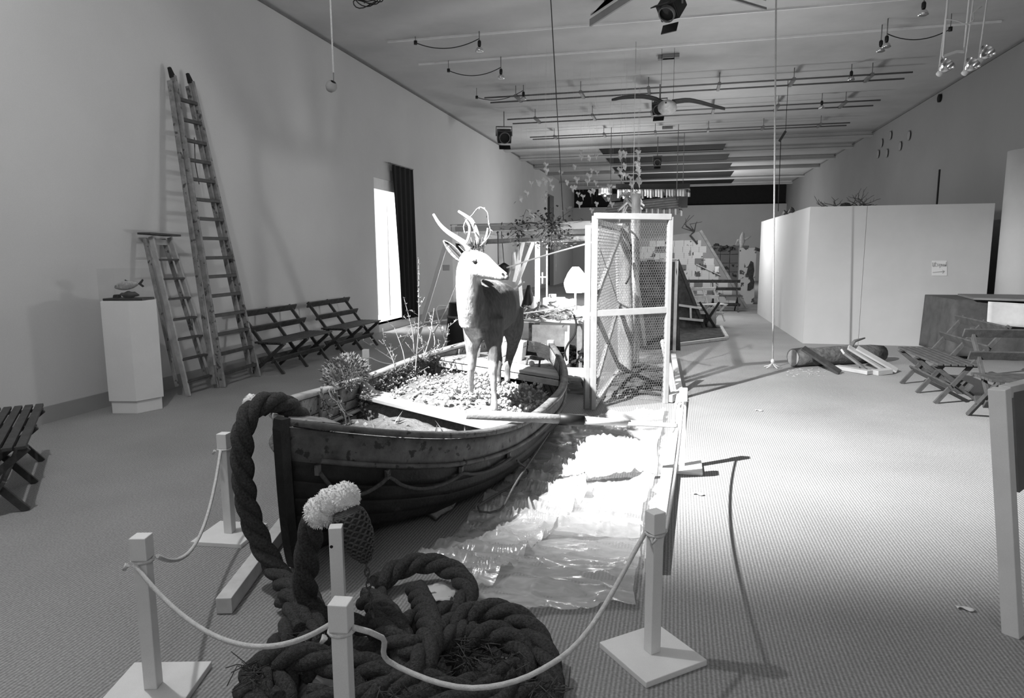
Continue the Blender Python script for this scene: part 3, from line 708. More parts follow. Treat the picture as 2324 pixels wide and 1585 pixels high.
tb = [0, .2, .36, .5, .62, .73, .845, 1.0]
for side in (1, -1):
    for k in range(len(tb) - 1):
        t0, t1 = tb[k], tb[k + 1]
        def fn(u, v):
            s = u if side > 0 else 1 - u
            t = (t0 - .02 * (k > 0)) + (t1 - t0 + .02 * (k > 0)) * v
            return bw(*hull(s, max(0, t), side, .012 * (1 - v) + .002 + .0008 * math.sin(s * 40 + k)))
        o = MB().sheet(fn, 44, 3, .016).build('strake', M['hullr'] if k == len(tb) - 2 else M['hull'], bt)
        two(o, M['hulli'], 44 * 3)
        if k == len(tb) - 2: o['label'] = 'worn grey top strake'
    # rubbing strake and rails
    MB().tube([bw(*hull(s / 40, .845, side, .022)) for s in range(1, 41)], .014, 6).build('rubbing_strake', M['hullr'], bt)
    mrail = M['hullr'] if side > 0 else M['rail']
    pts = [hull(s / 40, 1, side) for s in range(41)]
    def rl(u, v):
        i = u * 40; a = int(min(39, i)); q = pts[a].lerp(pts[a + 1], i - a)
        w_ = -.03 + .06 * v; q = q + V((side * w_, 0, .012)); 
        if abs(q.x) < .0 : q.x = 0
        return bw(q.x if side * q.x > 0 else 0, q.y, q.z)
    o = MB().sheet(rl if side < 0 else (lambda u, v: rl(1 - u, v)), 40, 2, -.03 if side < 0 else -.03).build('gunwale_rail', mrail, bt)
    # ribs
    for k in range(11):
        s = .10 + .078 * k
        if side > 0 and k in (7, 8, 9): pass
        q = [bw(*(hull(s, t, side, -.024))) for t in [j / 10 for j in range(1, 11)]]
        MB().tube(q, .013, 5).build('rib', M['hulli'], bt)
    MB().tube([bw(*hull(s / 30, .70, side, -.04)) for s in range(2, 30)], .016, 5).build('stringer', M['rail'] if side < 0 else M['hulli'], bt)
# white worn stretch of the starboard rail
pts = [hull(.60 + .13 * s / 12, 1, 1) + V((0, 0, .020)) for s in range(13)]
MB().sheet(lambda u, v: bw(*(pts[int(round(u * 12))] + V((-.03 + .06 * v, 0, .002)))), 12, 1, -.016).build('bare_rail_patch', M['timberw'], bt)
# stem, keel, breasthook, transom
st_pts = [hull(0, t, 1) for t in [k / 14 for k in range(15)]]
b = MB(); n = len(st_pts); vs = []; fs = []
for p in st_pts: vs += [bw(-.035, p.y - .005, p.z), bw(.035, p.y - .005, p.z), bw(.022, p.y - .055, p.z), bw(-.022, p.y - .055, p.z)]
tp = st_pts[-1]; vs += [bw(-.035, tp.y, tp.z + .05), bw(.035, tp.y, tp.z + .05), bw(.022, tp.y - .05, tp.z + .05), bw(-.022, tp.y - .05, tp.z + .05)]
for i in range(n):
    for j in range(4): fs.append((i * 4 + j, i * 4 + (j + 1) % 4, (i + 1) * 4 + (j + 1) % 4, (i + 1) * 4 + j))
fs += [(3, 2, 1, 0), (n * 4, n * 4 + 1, n * 4 + 2, n * 4 + 3)]
b.add(vs, fs).build('stem', M['hull'], bt)
MB().bar(bw(0, .12, -.02), bw(0, BL, .0), .05, .06).build('keel', M['hull'], bt)
MB().prism([bw(0, -.10, BZF + .0), bw(.15, .14, BZF - .055), bw(0, .24, BZF - .075), bw(-.15, .14, BZF - .055)], (0, 0, .03)).build('breasthook', M['hulli'], bt)
tr_ = [hull(1, t, 1) for t in [k / 10 for k in range(11)]]
poly = [bw(p.x, p.y, p.z) for p in tr_] + [bw(p.x * .6, p.y, p.z + .03) for p in tr_[-1:]] + [bw(-p.x * .6, p.y, p.z + .03) for p in tr_[-1:]] + [bw(-p.x, p.y, p.z) for p in tr_[::-1]]
MB().prism(poly, bw(0, .03, 0) - bw(0, 0, 0)).build('transom', M['hull'], bt)
# thwarts and stern platform
def thw(name, y0, y1, z, dx=0.0, m='thwart', th=.03, sk=.0):
    w0 = half(y0 / BL) - .05; w1 = half(y1 / BL) - .05
    return MB().prism([bw(-w0, y0 + sk, z), bw(w0, y0 - sk, z), bw(w1, y1 - sk, z), bw(-w1, y1 + sk, z)], (0, 0, th)).build(name, M[m], bt, .004)
thw('thwart', 1.78, 2.03, .30, sk=.12)
for k in range(5):
    y0 = 3.36 + k * .15
    thw('stern_plank', y0, y0 + .143, .40, m='thwart' if k < 2 else 'hulli')
thw('stern_bearer', 3.33, 3.36, .34, m='rail', th=.055)
for sx in (-1, 1):
    MB().prism([bw(sx * (half(.47) - .04), 1.95, .33), bw(sx * (half(.47) - .04), 2.0, .42), bw(sx * (half(.47) - .18), 1.98, .335)], bw(0, .03, 0) - bw(0, 0, 0)).build('knee', M['thwart'], bt)
# becket line looped along the starboard side
lp = []
for s0, s1, dp in ((.022, .09, .13), (.09, .20, .09), (.20, .33, .04)):
    for j in range(9):
        u = j / 9; s = s0 + (s1 - s0) * u; lp.append(bw(*hull(s, .775 - dp * math.sin(math.pi * u ** .8), 1, .034)))
lp.append(bw(*hull(.33, .775, 1, .034)))
MB().tube(smooth_path(lp, .03), .011, 6).build('becket_line', M['cordd'], bt)
for s0 in (.022, .09, .20, .33):
    q = bw(*hull(s0, .79, 1, .022)); MB().box(q, (.02, .03, .05)).build('becket_eye', M['hullr'], bt)
cord('thin cord hanging in a loop from the dark hull to the plastic', [bw(*hull(.36, .70, 1, .03)), bw(*hull(.40, .5, 1, .1)), fl(1085, 1150, .12), fl(1135, 1158, .1), fl(1175, 1090, .22), bw(*hull(.55, .72, 1, .04))], .007, 'cordd', 'hanging_cord', 'cord', parent=bt)

# oar resting over the starboard rail
oa = thing('oar', 'long oar lying across the right rail with a leather collar', 'oar', fl(1060, 940, .56))
o0, o1, o2 = fl(1058, 940, .56), fl(1225, 949, .55), V((-.02, 4.75, .40))
dr_ = (o2 - o0).normalized(); L_ = (o2 - o0).length
MB().tube([o0, o0 + dr_ * L_ * .55], [.034, .032], 12).build('loom', M['timberd'], oa)
MB().tube([o0 + dr_ * L_ * .55, o0 + dr_ * L_ * .8], [.03, .022], 12).build('shaft', M['timber'], oa)
MB().tube([o0 + dr_ * L_ * .44, o0 + dr_ * L_ * .56], .042, 12).build('leather_collar', M['black'], oa)
b0 = o0 + dr_ * L_ * .78; b1 = o0 + dr_ * L_ * 1.05; sd = V((0, 1, 0))
MB().loft([(b0, V((0, 0, .022)), sd * .022), (b0.lerp(b1, .3), V((0, 0, .016)), sd * .045), (b0.lerp(b1, .9), V((0, 0, .008)), sd * .06), (b1, V((0, 0, .004)), sd * .05)], 12).build('blade', M['timber'], oa)

# ------------------------------------------------------------------ planting inside the boat
def mound(u, v):
    y = .75 + 2.5 * u; s = y / BL; e = 1 - (2 * v - 1) ** 4
    ze = .17 if u > .5 else .11 + .06 * max(0, (u - .38) / .12)
    w_ = 0.0
    for j in range(1, 40):
        q = hull(s, j / 40, 1)
        if q.z < ze: w_ = q.x
    w_ = max(.02, w_ - .035); x = -w_ + 2 * w_ * v
    z = ze + .14 * e * (1 if u > .52 else .85) + .05 * noise.noise(V((x * 3, y * 3, 1))) + .03 * noise.noise(V((x * 9, y * 9, 4)))
    if u > .93: z -= (u - .93) * 2.2
    if u < .08: z -= (.08 - u) * 1.4
    if .38 < u < .5: z -= .14
    # stay above the inner skin
    return bw(x, y, z)
o = tag(MB().sheet(mound, 70, 40, .05).build('straw_bed', M['straw']), 'bed of pale straw and turf filling the boat', 'straw', kind='stuff')
R_ = random.Random(21)
def leaf(b, p, d, L_, w_, up=(0, 0, 1)):
    d = V(d).normalized(); sd, u = frame(d, up)
    b.add([p, p + d * L_ * .45 + sd * w_ + u * L_ * .08, p + d * L_, p + d * L_ * .45 - sd * w_ + u * L_ * .08], [(0, 1, 2, 3)])
def plants(name, label, n, area, m, size=.05, stem=.12, ballr=.0, cat='plants', seed=1, leaves=3):
    R_ = random.Random(seed); b = MB(); bs = MB()
    for k in range(n):
        p, up_ = area(R_)
        h = stem * R_.uniform(.3, 1.2); d = (V(up_) + V((R_.uniform(-.5, .5), R_.uniform(-.5, .5), R_.uniform(-.1, .3)))).normalized()
        q = p + d * h; b.tube([p - d * .02, p + d * h * .5 + V((R_.uniform(-.01, .01), R_.uniform(-.01, .01), 0)), q], .0018, 3)
        for j in range(leaves):
            a = V((R_.uniform(-1, 1), R_.uniform(-1, 1), R_.uniform(-.3, .8))); leaf(b, p + d * h * R_.uniform(.3, 1), a, size * R_.uniform(.6, 1.3), size * .33)
        if ballr and R_.random() < .8:
            r = ballr * R_.uniform(.6, 1.3); b.lathe(q, [(0.0001, -r), (r * .8, -r * .55), (r, 0), (r * .75, r * .6), (0.0001, r)], 6, caps=False)
    return tag(b.build(name, m), label, cat, kind='stuff')
def area_mid(R_):
    u, v = R_.uniform(.50, .96), R_.uniform(.04, .96); return mound(u, v), (0, 0, 1)
def area_right(R_):
    u, v = R_.uniform(.50, .95), R_.uniform(.45, .97); return mound(u, v), (0, 0, 1)
def area_fore(R_):
    u, v = R_.uniform(.02, .36), R_.uniform(.1, .95); return mound(u, v), (0, 0, 1)
def area_port(R_):
    s, t = R_.uniform(.47, .80), R_.uniform(.45, 1.0); return bw(*hull(s, t, -1, -.03)), (.6, 0, .6)
def area_port2(R_):
    s, t = R_.uniform(.47, .70), R_.uniform(.2, .9); return bw(*hull(s, t, -1, -.05)), (.6, 0, .6)
plants('flowering_plants', 'mass of pale small flowering plants around the deer legs', 900, area_mid, M['leafw'], .045, .07, .012, seed=2)
plants('flowering_plants', 'pale round buds on stalks by the right rail of the boat', 420, area_right, M['leafw'], .03, .11, .016, seed=3, leaves=2)
plants('flowering_plants', 'sparse pale plants and dry leaves in the bow of the boat', 160, area_fore, M['leafw'], .05, .04, .008, seed=4)
plants('climbing_plants', 'grey creeping plants over the inner left side of the boat', 420, area_port, M['leafg'], .04, .08, .009, seed=5)
plants('climbing_plants', 'pale creeping plants low on the inner left side of the boat', 300, area_port2, M['leafw'], .035, .08, .01, seed=6)
# loose dry leaves and grass blades in the bow
b = MB()
for k in range(14):
    p = mound(R_.uniform(.05, .37), R_.uniform(.2, .9)); d = V((R_.uniform(-.5, .5), R_.uniform(-.4, .4), 1)); leaf(b, p, d, R_.uniform(.1, .2), .008); leaf(b, p, d, .15, .008, (1, 0, 0))
tag(b.build('grass_blades', M['leafw']), 'few pale upright grass blades in the bow of the boat', 'grass', kind='stuff')
# bush on the port rail (lichen like)
b = MB(); c0 = bw(-half(.43) - .03, 1.80, sheer(.43) + .10); R_ = random.Random(31)
for k in range(900):
    d = V((R_.gauss(0, 1), R_.gauss(0, 1), R_.gauss(0, 1))).normalized(); r = R_.uniform(.5, 1) ** .5
    q = c0 + V((d.x * .14 * r, d.y * .30 * r, d.z * .12 * r + .03 * math.sin(8 * d.y)))
    leaf(b, q, d + V((R_.uniform(-.6, .6), R_.uniform(-.6, .6), R_.uniform(-.3, .6))), .035, .011)
for k in range(16):
    a = R_.uniform(0, 6.28); b.tube([c0 + V((0, .1 * math.sin(a), -.12)), c0 + V((.05 * math.cos(a), .16 * math.sin(a), .0)), c0 + V((.09 * math.cos(a), .22 * math.sin(a), .09))], .004, 4)
tag(b.build('lichen_bush', M['leafg']), 'fluffy grey bush growing over the left rail near the bow', 'bush')
# trailing stems from the bush into the boat
b = MB()
for k in range(5):
    y = R_.uniform(1.25, 1.6); p = bw(-half(y / BL) + .02, y, sheer(y / BL) + .03); pts = [p]
    for j in range(6): pts.append(pts[-1] + V((R_.uniform(.0, .04), R_.uniform(-.03, .03), -R_.uniform(.03, .08))))
    b.tube(pts, .006, 4)
    for q in pts[1:]:
        for j in range(4): leaf(b, q, V((R_.uniform(-1, 1), R_.uniform(-1, 1), R_.uniform(-.6, .3))), .035, .01)
tag(b.build('trailing_stems', M['leafg']), 'dry tangled stems trailing inside the bow from the grey bush', 'plant')

# tall grasses beside the boat on the far left
def tall_weed(label, px, py, Y, top, lean, seed, plume=True, n=3, m='stalk'):
    R_ = random.Random(seed); base_ = at(px, py, Y); tp = at(top[0], top[1], Y + lean); b = MB()
    pts = [base_, base_.lerp(tp, .4) + V((.02, 0, 0)), base_.lerp(tp, .75) + V((.01, 0, .0)), tp]; pp = smooth_path(pts, .05)
    b.tube(pp, [.006 * (1 - .7 * i / len(pp)) for i in range(len(pp))], 5)
    for i, q in enumerate(pp):
        f_ = i / len(pp)
        if plume and f_ > .55:
            for j in range(5): leaf(b, q, V((R_.uniform(-1, 1), R_.uniform(-1, 1), R_.uniform(.3, 1.2))), .05 * (1.3 - f_), .008)
        elif R_.random() < .5:
            d = V((R_.uniform(-1, 1), R_.uniform(-1, 1), R_.uniform(.2, 1))).normalized(); e = q + d * R_.uniform(.08, .22); b.tube([q, e], .0025, 3)
            for j in range(6): leaf(b, q.lerp(e, R_.random()), V((R_.uniform(-1, 1), R_.uniform(-1, 1), R_.uniform(-.2, 1))), .03, .007)
    return tag(b.build('tall_weed', M[m]), label, 'weed', 'tall dry weeds')
tall_weed('tallest dry weed with a feathery plume before the black curtain', 942, 850, 5.8, (950, 588), .2, 1)
tall_weed('dry weed with a slanting seed head left of the tallest one', 940, 800, 5.82, (917, 678), .1, 2)
for k, (px, py, tx_, ty_) in enumerate(((900, 850, 868, 770), (920, 835, 895, 745), (960, 815, 985, 700), (985, 805, 978, 730), (965, 820, 940, 730), (905, 830, 850, 790), (1000, 800, 1018, 735))):
    tall_weed('low branching dry weed along the left rail, number %s from the bow' % ['one', 'two', 'five', 'six', 'four', 'three', 'seven'][k], px, py, 5.5 + .1 * k, (tx_, ty_), .15, 10 + k, False)

# ------------------------------------------------------------------ heavy three strand rope
def strands(parent, pts, R=.051, pitch=.34, name='strand', ph0=0.0, m='thick'):
    P = smooth_path(pts, .022); n = len(P)
    # arc length + transported frame
    d = P[1] - P[0]; sd, u = frame(d); fr = []; s = 0.0
    for i in range(n):
        d = (P[min(i + 1, n - 1)] - P[max(i - 1, 0)]).normalized()
        sd = (sd - d * sd.dot(d)).normalized(); fr.append((sd.copy(), sd.cross(d), s))
        if i < n - 1: s += (P[i + 1] - P[i]).length
    for k in range(3):
        q = []
        for i in range(n):
            a = ph0 + 2 * math.pi * (fr[i][2] / pitch + k / 3)
            q.append(P[i] + (fr[i][0] * math.cos(a) + fr[i][1] * math.sin(a)) * R * .52)
        MB().tube(q, R * .56, 9).build(name, M[m], parent)
def fleece(parent, name, blobs, seed):
    R_ = random.Random(seed); b = MB()
    for c, r in blobs:
        n, m_ = 22, 14; c = V(c)
        def fn(u, v):
            a = u * 2 * math.pi; t = v * math.pi; d = V((math.sin(t) * math.cos(a), math.sin(t) * math.sin(a), math.cos(t)))
            k = 1 + .22 * noise.noise(d * 3 + V((seed, 0, 0))) + .16 * noise.noise(d * 9 + V((0, seed, 0)))
            return c + d * r * k
        b.sheet(fn, n, m_)
        for k in range(420):
            d = V((R_.gauss(0, 1), R_.gauss(0, 1), R_.gauss(0, 1))).normalized(); p = c + d * r * .95
            leaf(b, p, d + V((R_.uniform(-.8, .8), R_.uniform(-.8, .8), R_.uniform(-.8, .4))), r * .22, r * .05)
    return b.build(name, M['fleece'], parent)

dr1 = thing('draped_rope', 'thick dark rope draped over the bow and down to the floor', 'rope', fl(640, 1330))
strands(dr1, [at(720, 1005, 3.35), at(690, 960, 3.15), at(655, 925, 2.98), at(615, 912, 2.86), at(575, 928, 2.76), at(553, 975, 2.70), at(550, 1050, 2.70), at(560, 1140, 2.72), at(588, 1225, 2.72), at(630, 1300, 2.68), fl(662, 1350, .1), fl(668, 1400, .08), fl(640, 1460, .07), fl(600, 1510, .06), fl(575, 1570, .06), fl(600, 1640, .06)])
fleece(dr1, 'fleece_tuft', [(at(572, 915, 2.80), .04)], 3)
strands(thing('rope_bundle', 'short loops of thick rope lying on the stem top', 'rope', bw(-.02, 0, .76)), [at(590, 925, 2.95), at(625, 912, 3.0), at(668, 930, 3.1), at(690, 965, 3.2), at(705, 1000, 3.3)], .05, .4, ph0=1.0)

hp_ = thing('rope_heap', 'big tangled heap of thick dark rope on the floor before the bow', 'rope heap', fl(900, 1480))
def W(*a): return [fl(x, y, z) for x, y, z in a]
paths = [
    W((855, 1330, .06), (900, 1295, .09), (965, 1278, .11), (1030, 1298, .10), (1062, 1345, .08), (1035, 1385, .06), (975, 1400, .09), (915, 1425, .12), (870, 1480, .08), (800, 1500, .06)),
    W((960, 1500, .09), (1000, 1440, .12), (1070, 1395, .14), (1140, 1390, .15), (1200, 1425, .13), (1235, 1485, .10), (1250, 1550, .07), (1230, 1620, .06)),
    W((830, 1360, .10), (870, 1385, .14), (905, 1440, .17), (920, 1500, .15), (915, 1560, .12), (930, 1630, .1)),
    W((945, 1340, .06), (965, 1385, .12), (975, 1440, .20), (960, 1500, .20), (930, 1550, .14), (870, 1590, .08)),
    W((740, 1440, .06), (690, 1470, .08), (650, 1530, .07), (640, 1600, .06)),
    W((560, 1600, .06), (570, 1540, .06), (620, 1500, .12), (690, 1490, .14), (760, 1510, .12), (800, 1560, .08), (800, 1640, .06)),
    W((1010, 1490, .08), (1070, 1450, .12), (1130, 1440, .13), (1180, 1470, .11), (1190, 1520, .08), (1150, 1560, .07), (1080, 1560, .09), (1020, 1580, .08), (980, 1640, .06)),
    W((680, 1530, .06), (720, 1500, .1), (850, 1520, .12), (900, 1560, .1), (960, 1590, .12), (1060, 1600, .1), (1150, 1610, .08)),
    W((640, 1360, .05), (690, 1400, .06), (740, 1400, .07), (820, 1420, .08), (860, 1440, .08)),
    W((1090, 1500, .05), (1130, 1520, .05), (1100, 1545, .05), (1050, 1530, .05)),
    W((700, 1340, .06), (720, 1400, .09), (700, 1460, .12), (650, 1490, .1), (600, 1560, .08), (590, 1640, .06)),
    W((1100, 1410, .06), (1010, 1450, .17), (940, 1470, .22), (880, 1440, .2), (850, 1390, .14), (860, 1350, .08)),
    W((1260, 1590, .06), (1180, 1570, .1), (1120, 1590, .12), (1040, 1570, .14), (960, 1545, .16), (880, 1560, .14), (800, 1590, .1), (700, 1580, .08)),
    W((1215, 1500, .06), (1160, 1440, .08), (1090, 1430, .09), (1040, 1470, .08), (1050, 1520, .07), (1110, 1535, .1), (1170, 1520, .12)),
]
for k, p in enumerate(paths): strands(hp_, p, .050 if k < 8 else .04, .32, ph0=k * .7)
# frayed ends
b = MB(); R_ = random.Random(8)
for (x, y) in ((1060, 1500), (1040, 1480), (1090, 1470), (690, 1470), (1150, 1500), (900, 1575), (1010, 1540), (585, 1520), (1250, 1560)):
    c = fl(x, y, .13)
    for k in range(16):
        q = c + V((R_.uniform(-.05, .05), R_.uniform(-.05, .05), 0)); b.tube([q, q + V((R_.uniform(-.05, .05), R_.uniform(-.06, .02), R_.uniform(.0, .05))), q + V((R_.uniform(-.09, .09), R_.uniform(-.09, .03), R_.uniform(-.03, .05)))], .0022, 3)
o = b.build('frayed_fibres', M['cordd'], hp_); o['kind'] = 'stuff'
tag(MB().sheet(lambda u, v: fl(968 + 26 * v, 1392 + 30 * u, .135 + .02 * math.sin(u * 3)) + V((.012 * math.sin(9 * u + 4 * v), 0, .01 * math.sin(v * 3.1))), 8, 4, .002).build('feather', M['fleece']), 'small white feather lying on the rope heap', 'feather')
for (px, py, lab, s_) in ((985, 1345, 'crumpled pale paper inside the upper rope loop', .09), (1010, 1335, 'pale paper scrap inside the upper rope loop', .06), (730, 1525, 'pale board corner showing between the rope coils', .07)):
    c = fl(px, py, .03)
    tag(MB().sheet(lambda u, v: c + V(((u - .5) * s_ * 2.2, (v - .5) * s_ * 1.6, .03 * noise.noise(V((u * 3, v * 3, px))))), 8, 8, .003).build('paper_scrap', M['paper']), lab, 'paper', 'scraps in the rope heap')

# upright fender rope with fleece collar, knitted fender and chain
fd = thing('rope_fender', 'upright thick rope with fleece collar and knitted hanging fender', 'fender', fl(700, 1380))
strands(fd, [fl(690, 1440, .08), fl(692, 1370, .11), at(694, 1300, 2.42), at(700, 1240, 2.40), at(712, 1190, 2.38), at(735, 1155, 2.37), at(765, 1135, 2.36)], .052, .4)
fleece(fd, 'fleece_collar', [(at(728, 1162, 2.30), .062), (at(752, 1140, 2.30), .058), (at(782, 1130, 2.30), .058)], 5)
c0, c1 = at(785, 1155, 2.28), at(830, 1270, 2.28)
ax = (c1 - c0); ln = ax.length; ax.normalize(); sd, u_ = frame(ax, (0, 1, 0))
prof = [(.0, .035), (.12, .055), (.3, .062), (.6, .058), (.85, .038), (1., .014)]
def fr_(t):
    for (a, r0), (b_, r1) in zip(prof, prof[1:]):
        if a <= t <= b_: return r0 + (r1 - r0) * (t - a) / (b_ - a)
    return .01
MB().loft([(c0 + ax * ln * t, sd * fr_(t), u_ * fr_(t)) for t in [k / 14 for k in range(15)]], 16).build('fender_core', M['thick'], fd)
b = MB()
for i in range(13):
    t = .1 + .86 * i / 12; r = fr_(t) + .004; n_ = 12
    for j in range(n_):
        a = 2 * math.pi * (j + .5 * (i % 2)) / n_; p = c0 + ax * ln * t + (sd * math.cos(a) + u_ * math.sin(a)) * r
        e = c0 + ax * ln * (t + .06) + (sd * math.cos(a + .3) + u_ * math.sin(a + .3)) * (fr_(min(1, t + .06)) + .004)
        e2 = c0 + ax * ln * (t + .06) + (sd * math.cos(a - .3) + u_ * math.sin(a - .3)) * (fr_(min(1, t + .06)) + .004)
        b.tube([e, p, e2], .0055, 5)
b.build('knitted_cover', M['cordd'], fd)
for k in range(4): MB().tube([c0 + ax * ln * (.02 + .025 * k) + (sd * math.cos(a) + u_ * math.sin(a)) * (fr_(.02 + .025 * k) + .004) for a in [j * math.pi / 8 for j in range(16)]], .005, 5, True).build('whipping', M['cordd'], fd)
pc_ = c1.copy(); ch = []
for k in range(9):
    q = pc_ + V((.002 * k, -.0 * k, -.026 * k)); R2 = rotm(0, 0, (k % 2) * H + .4)
    MB().tube([q + R2 @ V((.009 * math.cos(a), 0, .018 * math.sin(a))) for a in [j * math.pi / 5 for j in range(10)]], .0035, 5, True).build('chain_link', M['cordd'], fd)
MB().tube([q, q + V((.02, -.01, -.05)), q + V((.05, -.02, -.09))], .006, 5).build('chain_tail', M['cordd'], fd)

# ------------------------------------------------------------------ the deer
def deer_mat():
    m = bpy.data.materials.new('deer_fur'); m.use_nodes = True; nt = m.node_tree; N = nt.nodes; L = nt.links; p = N['Principled BSDF']
    p.inputs['Roughness'].default_value = .95; p.inputs['Specular IOR Level'].default_value = .1
    at_ = N.new('ShaderNodeAttribute'); at_.attribute_name = 'pale'
    tc = N.new('ShaderNodeTexCoord'); mp = N.new('ShaderNodeMapping'); mp.inputs['Scale'].default_value = (1, 1, .3); L.new(tc.outputs['Object'], mp.inputs[0])
    nz = N.new('ShaderNodeTexNoise'); nz.inputs['Scale'].default_value = 60; nz.inputs['Detail'].default_value = 5; L.new(mp.outputs[0], nz.inputs['Vector'])
    r = N.new('ShaderNodeMapRange'); r.inputs[1].default_value = .3; r.inputs[2].default_value = .7; r.inputs[3].default_value = .75; r.inputs[4].default_value = 1.25; L.new(nz.outputs['Fac'], r.inputs[0])
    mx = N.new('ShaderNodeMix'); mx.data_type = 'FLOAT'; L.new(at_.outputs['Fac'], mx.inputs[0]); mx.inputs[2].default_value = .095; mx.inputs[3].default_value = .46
    mu = N.new('ShaderNodeMath'); mu.operation = 'MULTIPLY'; L.new(mx.outputs[0], mu.inputs[0]); L.new(r.outputs[0], mu.inputs[1])
    cb = N.new('ShaderNodeCombineColor')
    for k in range(3): L.new(mu.outputs[0], cb.inputs[k])
    L.new(cb.outputs[0], p.inputs['Base Color'])
    b = N.new('ShaderNodeBump'); b.inputs['Strength'].default_value = .6; b.inputs['Distance'].default_value = .008; L.new(nz.outputs['Fac'], b.inputs['Height']); L.new(b.outputs[0], p.inputs['Normal'])
    return m
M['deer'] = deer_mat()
dfeet = [fl(1068, 916, .40), fl(1122, 932, .40), fl(1130, 868, .44), fl(1150, 866, .44)]
de = thing('deer', 'stuffed deer with pale head and antlers standing in the boat', 'deer', (dfeet[0] + dfeet[1] + dfeet[2] + dfeet[3]) / 4)
X_, Z_ = V((1, 0, 0)), V((0, 0, 1))
def ring(px, py, Y, hw, hh, tilt=0.0):
    c, s = math.cos(tilt), math.sin(tilt); return (at(px, py, Y), X_ * hw, V((0, s * hh, c * hh)))
b = MB()
b.loft([ring(1078, 722, 4.86, .05, .08), ring(1082, 716, 4.90, .13, .17), ring(1092, 708, 5.02, .165, .225), ring(1106, 700, 5.2, .185, .235), ring(1120, 696, 5.45, .20, .225), ring(1130, 694, 5.68, .195, .205), ring(1138, 690, 5.88, .165, .19), ring(1143, 690, 6.02, .10, .13), ring(1145, 690, 6.08, .04, .05)], 20)
# neck
nk = [(1078, 735, 4.93, .125), (1072, 700, 4.86, .12), (1066, 665, 4.80, .105), (1062, 635, 4.77, .094), (1062, 608, 4.76, .088), (1064, 590, 4.76, .075)]
b.loft([(at(x, y, Y), X_ * r * .95, V((0, 1, .25)).normalized() * r * 1.12) for x, y, Y, r in nk], 16)
# head, muzzle to the right
hd = [(1046, 590, 4.79, .035, .05), (1053, 593, 4.785, .062, .085), (1066, 597, 4.77, .08, .108), (1082, 601, 4.755, .078, .105), (1098, 606, 4.735, .064, .092), (1112, 613, 4.72, .050, .074), (1126, 620, 4.71, .040, .055), (1138, 625, 4.70, .036, .042), (1146, 628, 4.695, .032, .034), (1151, 630, 4.69, .018, .018)]
hdir = (at(1146, 628, 4.695) - at(1066, 597, 4.77)).normalized(); hs = hdir.cross(Z_).normalized(); hu = hs.cross(hdir)
b.loft([(at(x, y, Y), hs * w_, hu * h_) for x, y, Y, w_, h_ in hd], 18)
def leg(pts): 
    q = [(at(x, y, Y), r) for x, y, Y, r in pts]
    P = smooth_path([p for p, r in q], .03); n = len(P); tot = len(q) - 1; rr = []
    # radius by nearest knot blend along index
    cum = [0]
    for i in range(1, len(q)): cum.append(cum[-1] + (q[i][0] - q[i - 1][0]).length)
    s = 0
    for i in range(n):
        if i: s += (P[i] - P[i - 1]).length
        k = 0
        while k < tot - 1 and cum[k + 1] < s: k += 1
        t = min(1, max(0, (s - cum[k]) / max(1e-6, cum[k + 1] - cum[k]))); rr.append(q[k][1] + (q[k + 1][1] - q[k][1]) * t)
    b.tube(P, rr, 12)
y0_, y1_, y2_, y3_ = [p.y for p in dfeet]
leg([(1078, 725, 4.98, .105), (1074, 768, 5.0, .075), (1071, 800, 5.02, .046), (1071, 830, 5.03, .036), (1069, 845, 5.04, .029), (1069, 890, y0_, .024), (1068, 905, y0_, .032), (1068, 917, y0_, .034)])
leg([(1112, 725, 4.98, .11), (1120, 768, 4.97, .078), (1121, 800, 4.95, .048), (1119, 832, 4.92, .042), (1119, 850, 4.92, .032), (1121, 895, y1_, .023), (1122, 918, y1_, .031), (1122, 933, y1_, .033)])
leg([(1126, 705, 5.78, .13), (1124, 745, 5.8, .095), (1126, 785, 5.86, .05), (1132, 818, 5.98, .036), (1131, 840, y2_, .028), (1130, 868, y2_, .032)])
leg([(1156, 705, 5.78, .13), (1164, 742, 5.78, .10), (1164, 780, 5.84, .055), (1156, 815, 5.98, .038), (1152, 838, y3_, .028), (1150, 866, y3_, .032)])
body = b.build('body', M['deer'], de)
rm = body.modifiers.new('remesh', 'REMESH'); rm.mode = 'VOXEL'; rm.voxel_size = .013
sm_ = body.modifiers.new('smooth', 'SMOOTH'); sm_.iterations = 4; sm_.factor = .5
bpy.context.view_layer.update()
dg = bpy.context.evaluated_depsgraph_get()
nm = bpy.data.meshes.new_from_object(body.evaluated_get(dg)); body.modifiers.clear(); body.data = nm; nm.name = 'body'
nm.polygons.foreach_set('use_smooth', [True] * len(nm.polygons))
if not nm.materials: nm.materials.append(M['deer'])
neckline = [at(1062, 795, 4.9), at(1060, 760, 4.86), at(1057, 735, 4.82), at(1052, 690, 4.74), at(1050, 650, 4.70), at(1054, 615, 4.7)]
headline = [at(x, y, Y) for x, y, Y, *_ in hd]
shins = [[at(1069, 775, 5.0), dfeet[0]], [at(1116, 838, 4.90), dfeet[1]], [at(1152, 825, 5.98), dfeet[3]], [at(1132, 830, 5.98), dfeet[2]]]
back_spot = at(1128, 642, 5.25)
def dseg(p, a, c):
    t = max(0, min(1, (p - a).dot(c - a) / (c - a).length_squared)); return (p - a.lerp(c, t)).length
att = nm.attributes.new('pale', 'FLOAT', 'POINT'); ori = WM[de.name].translation; vals = []
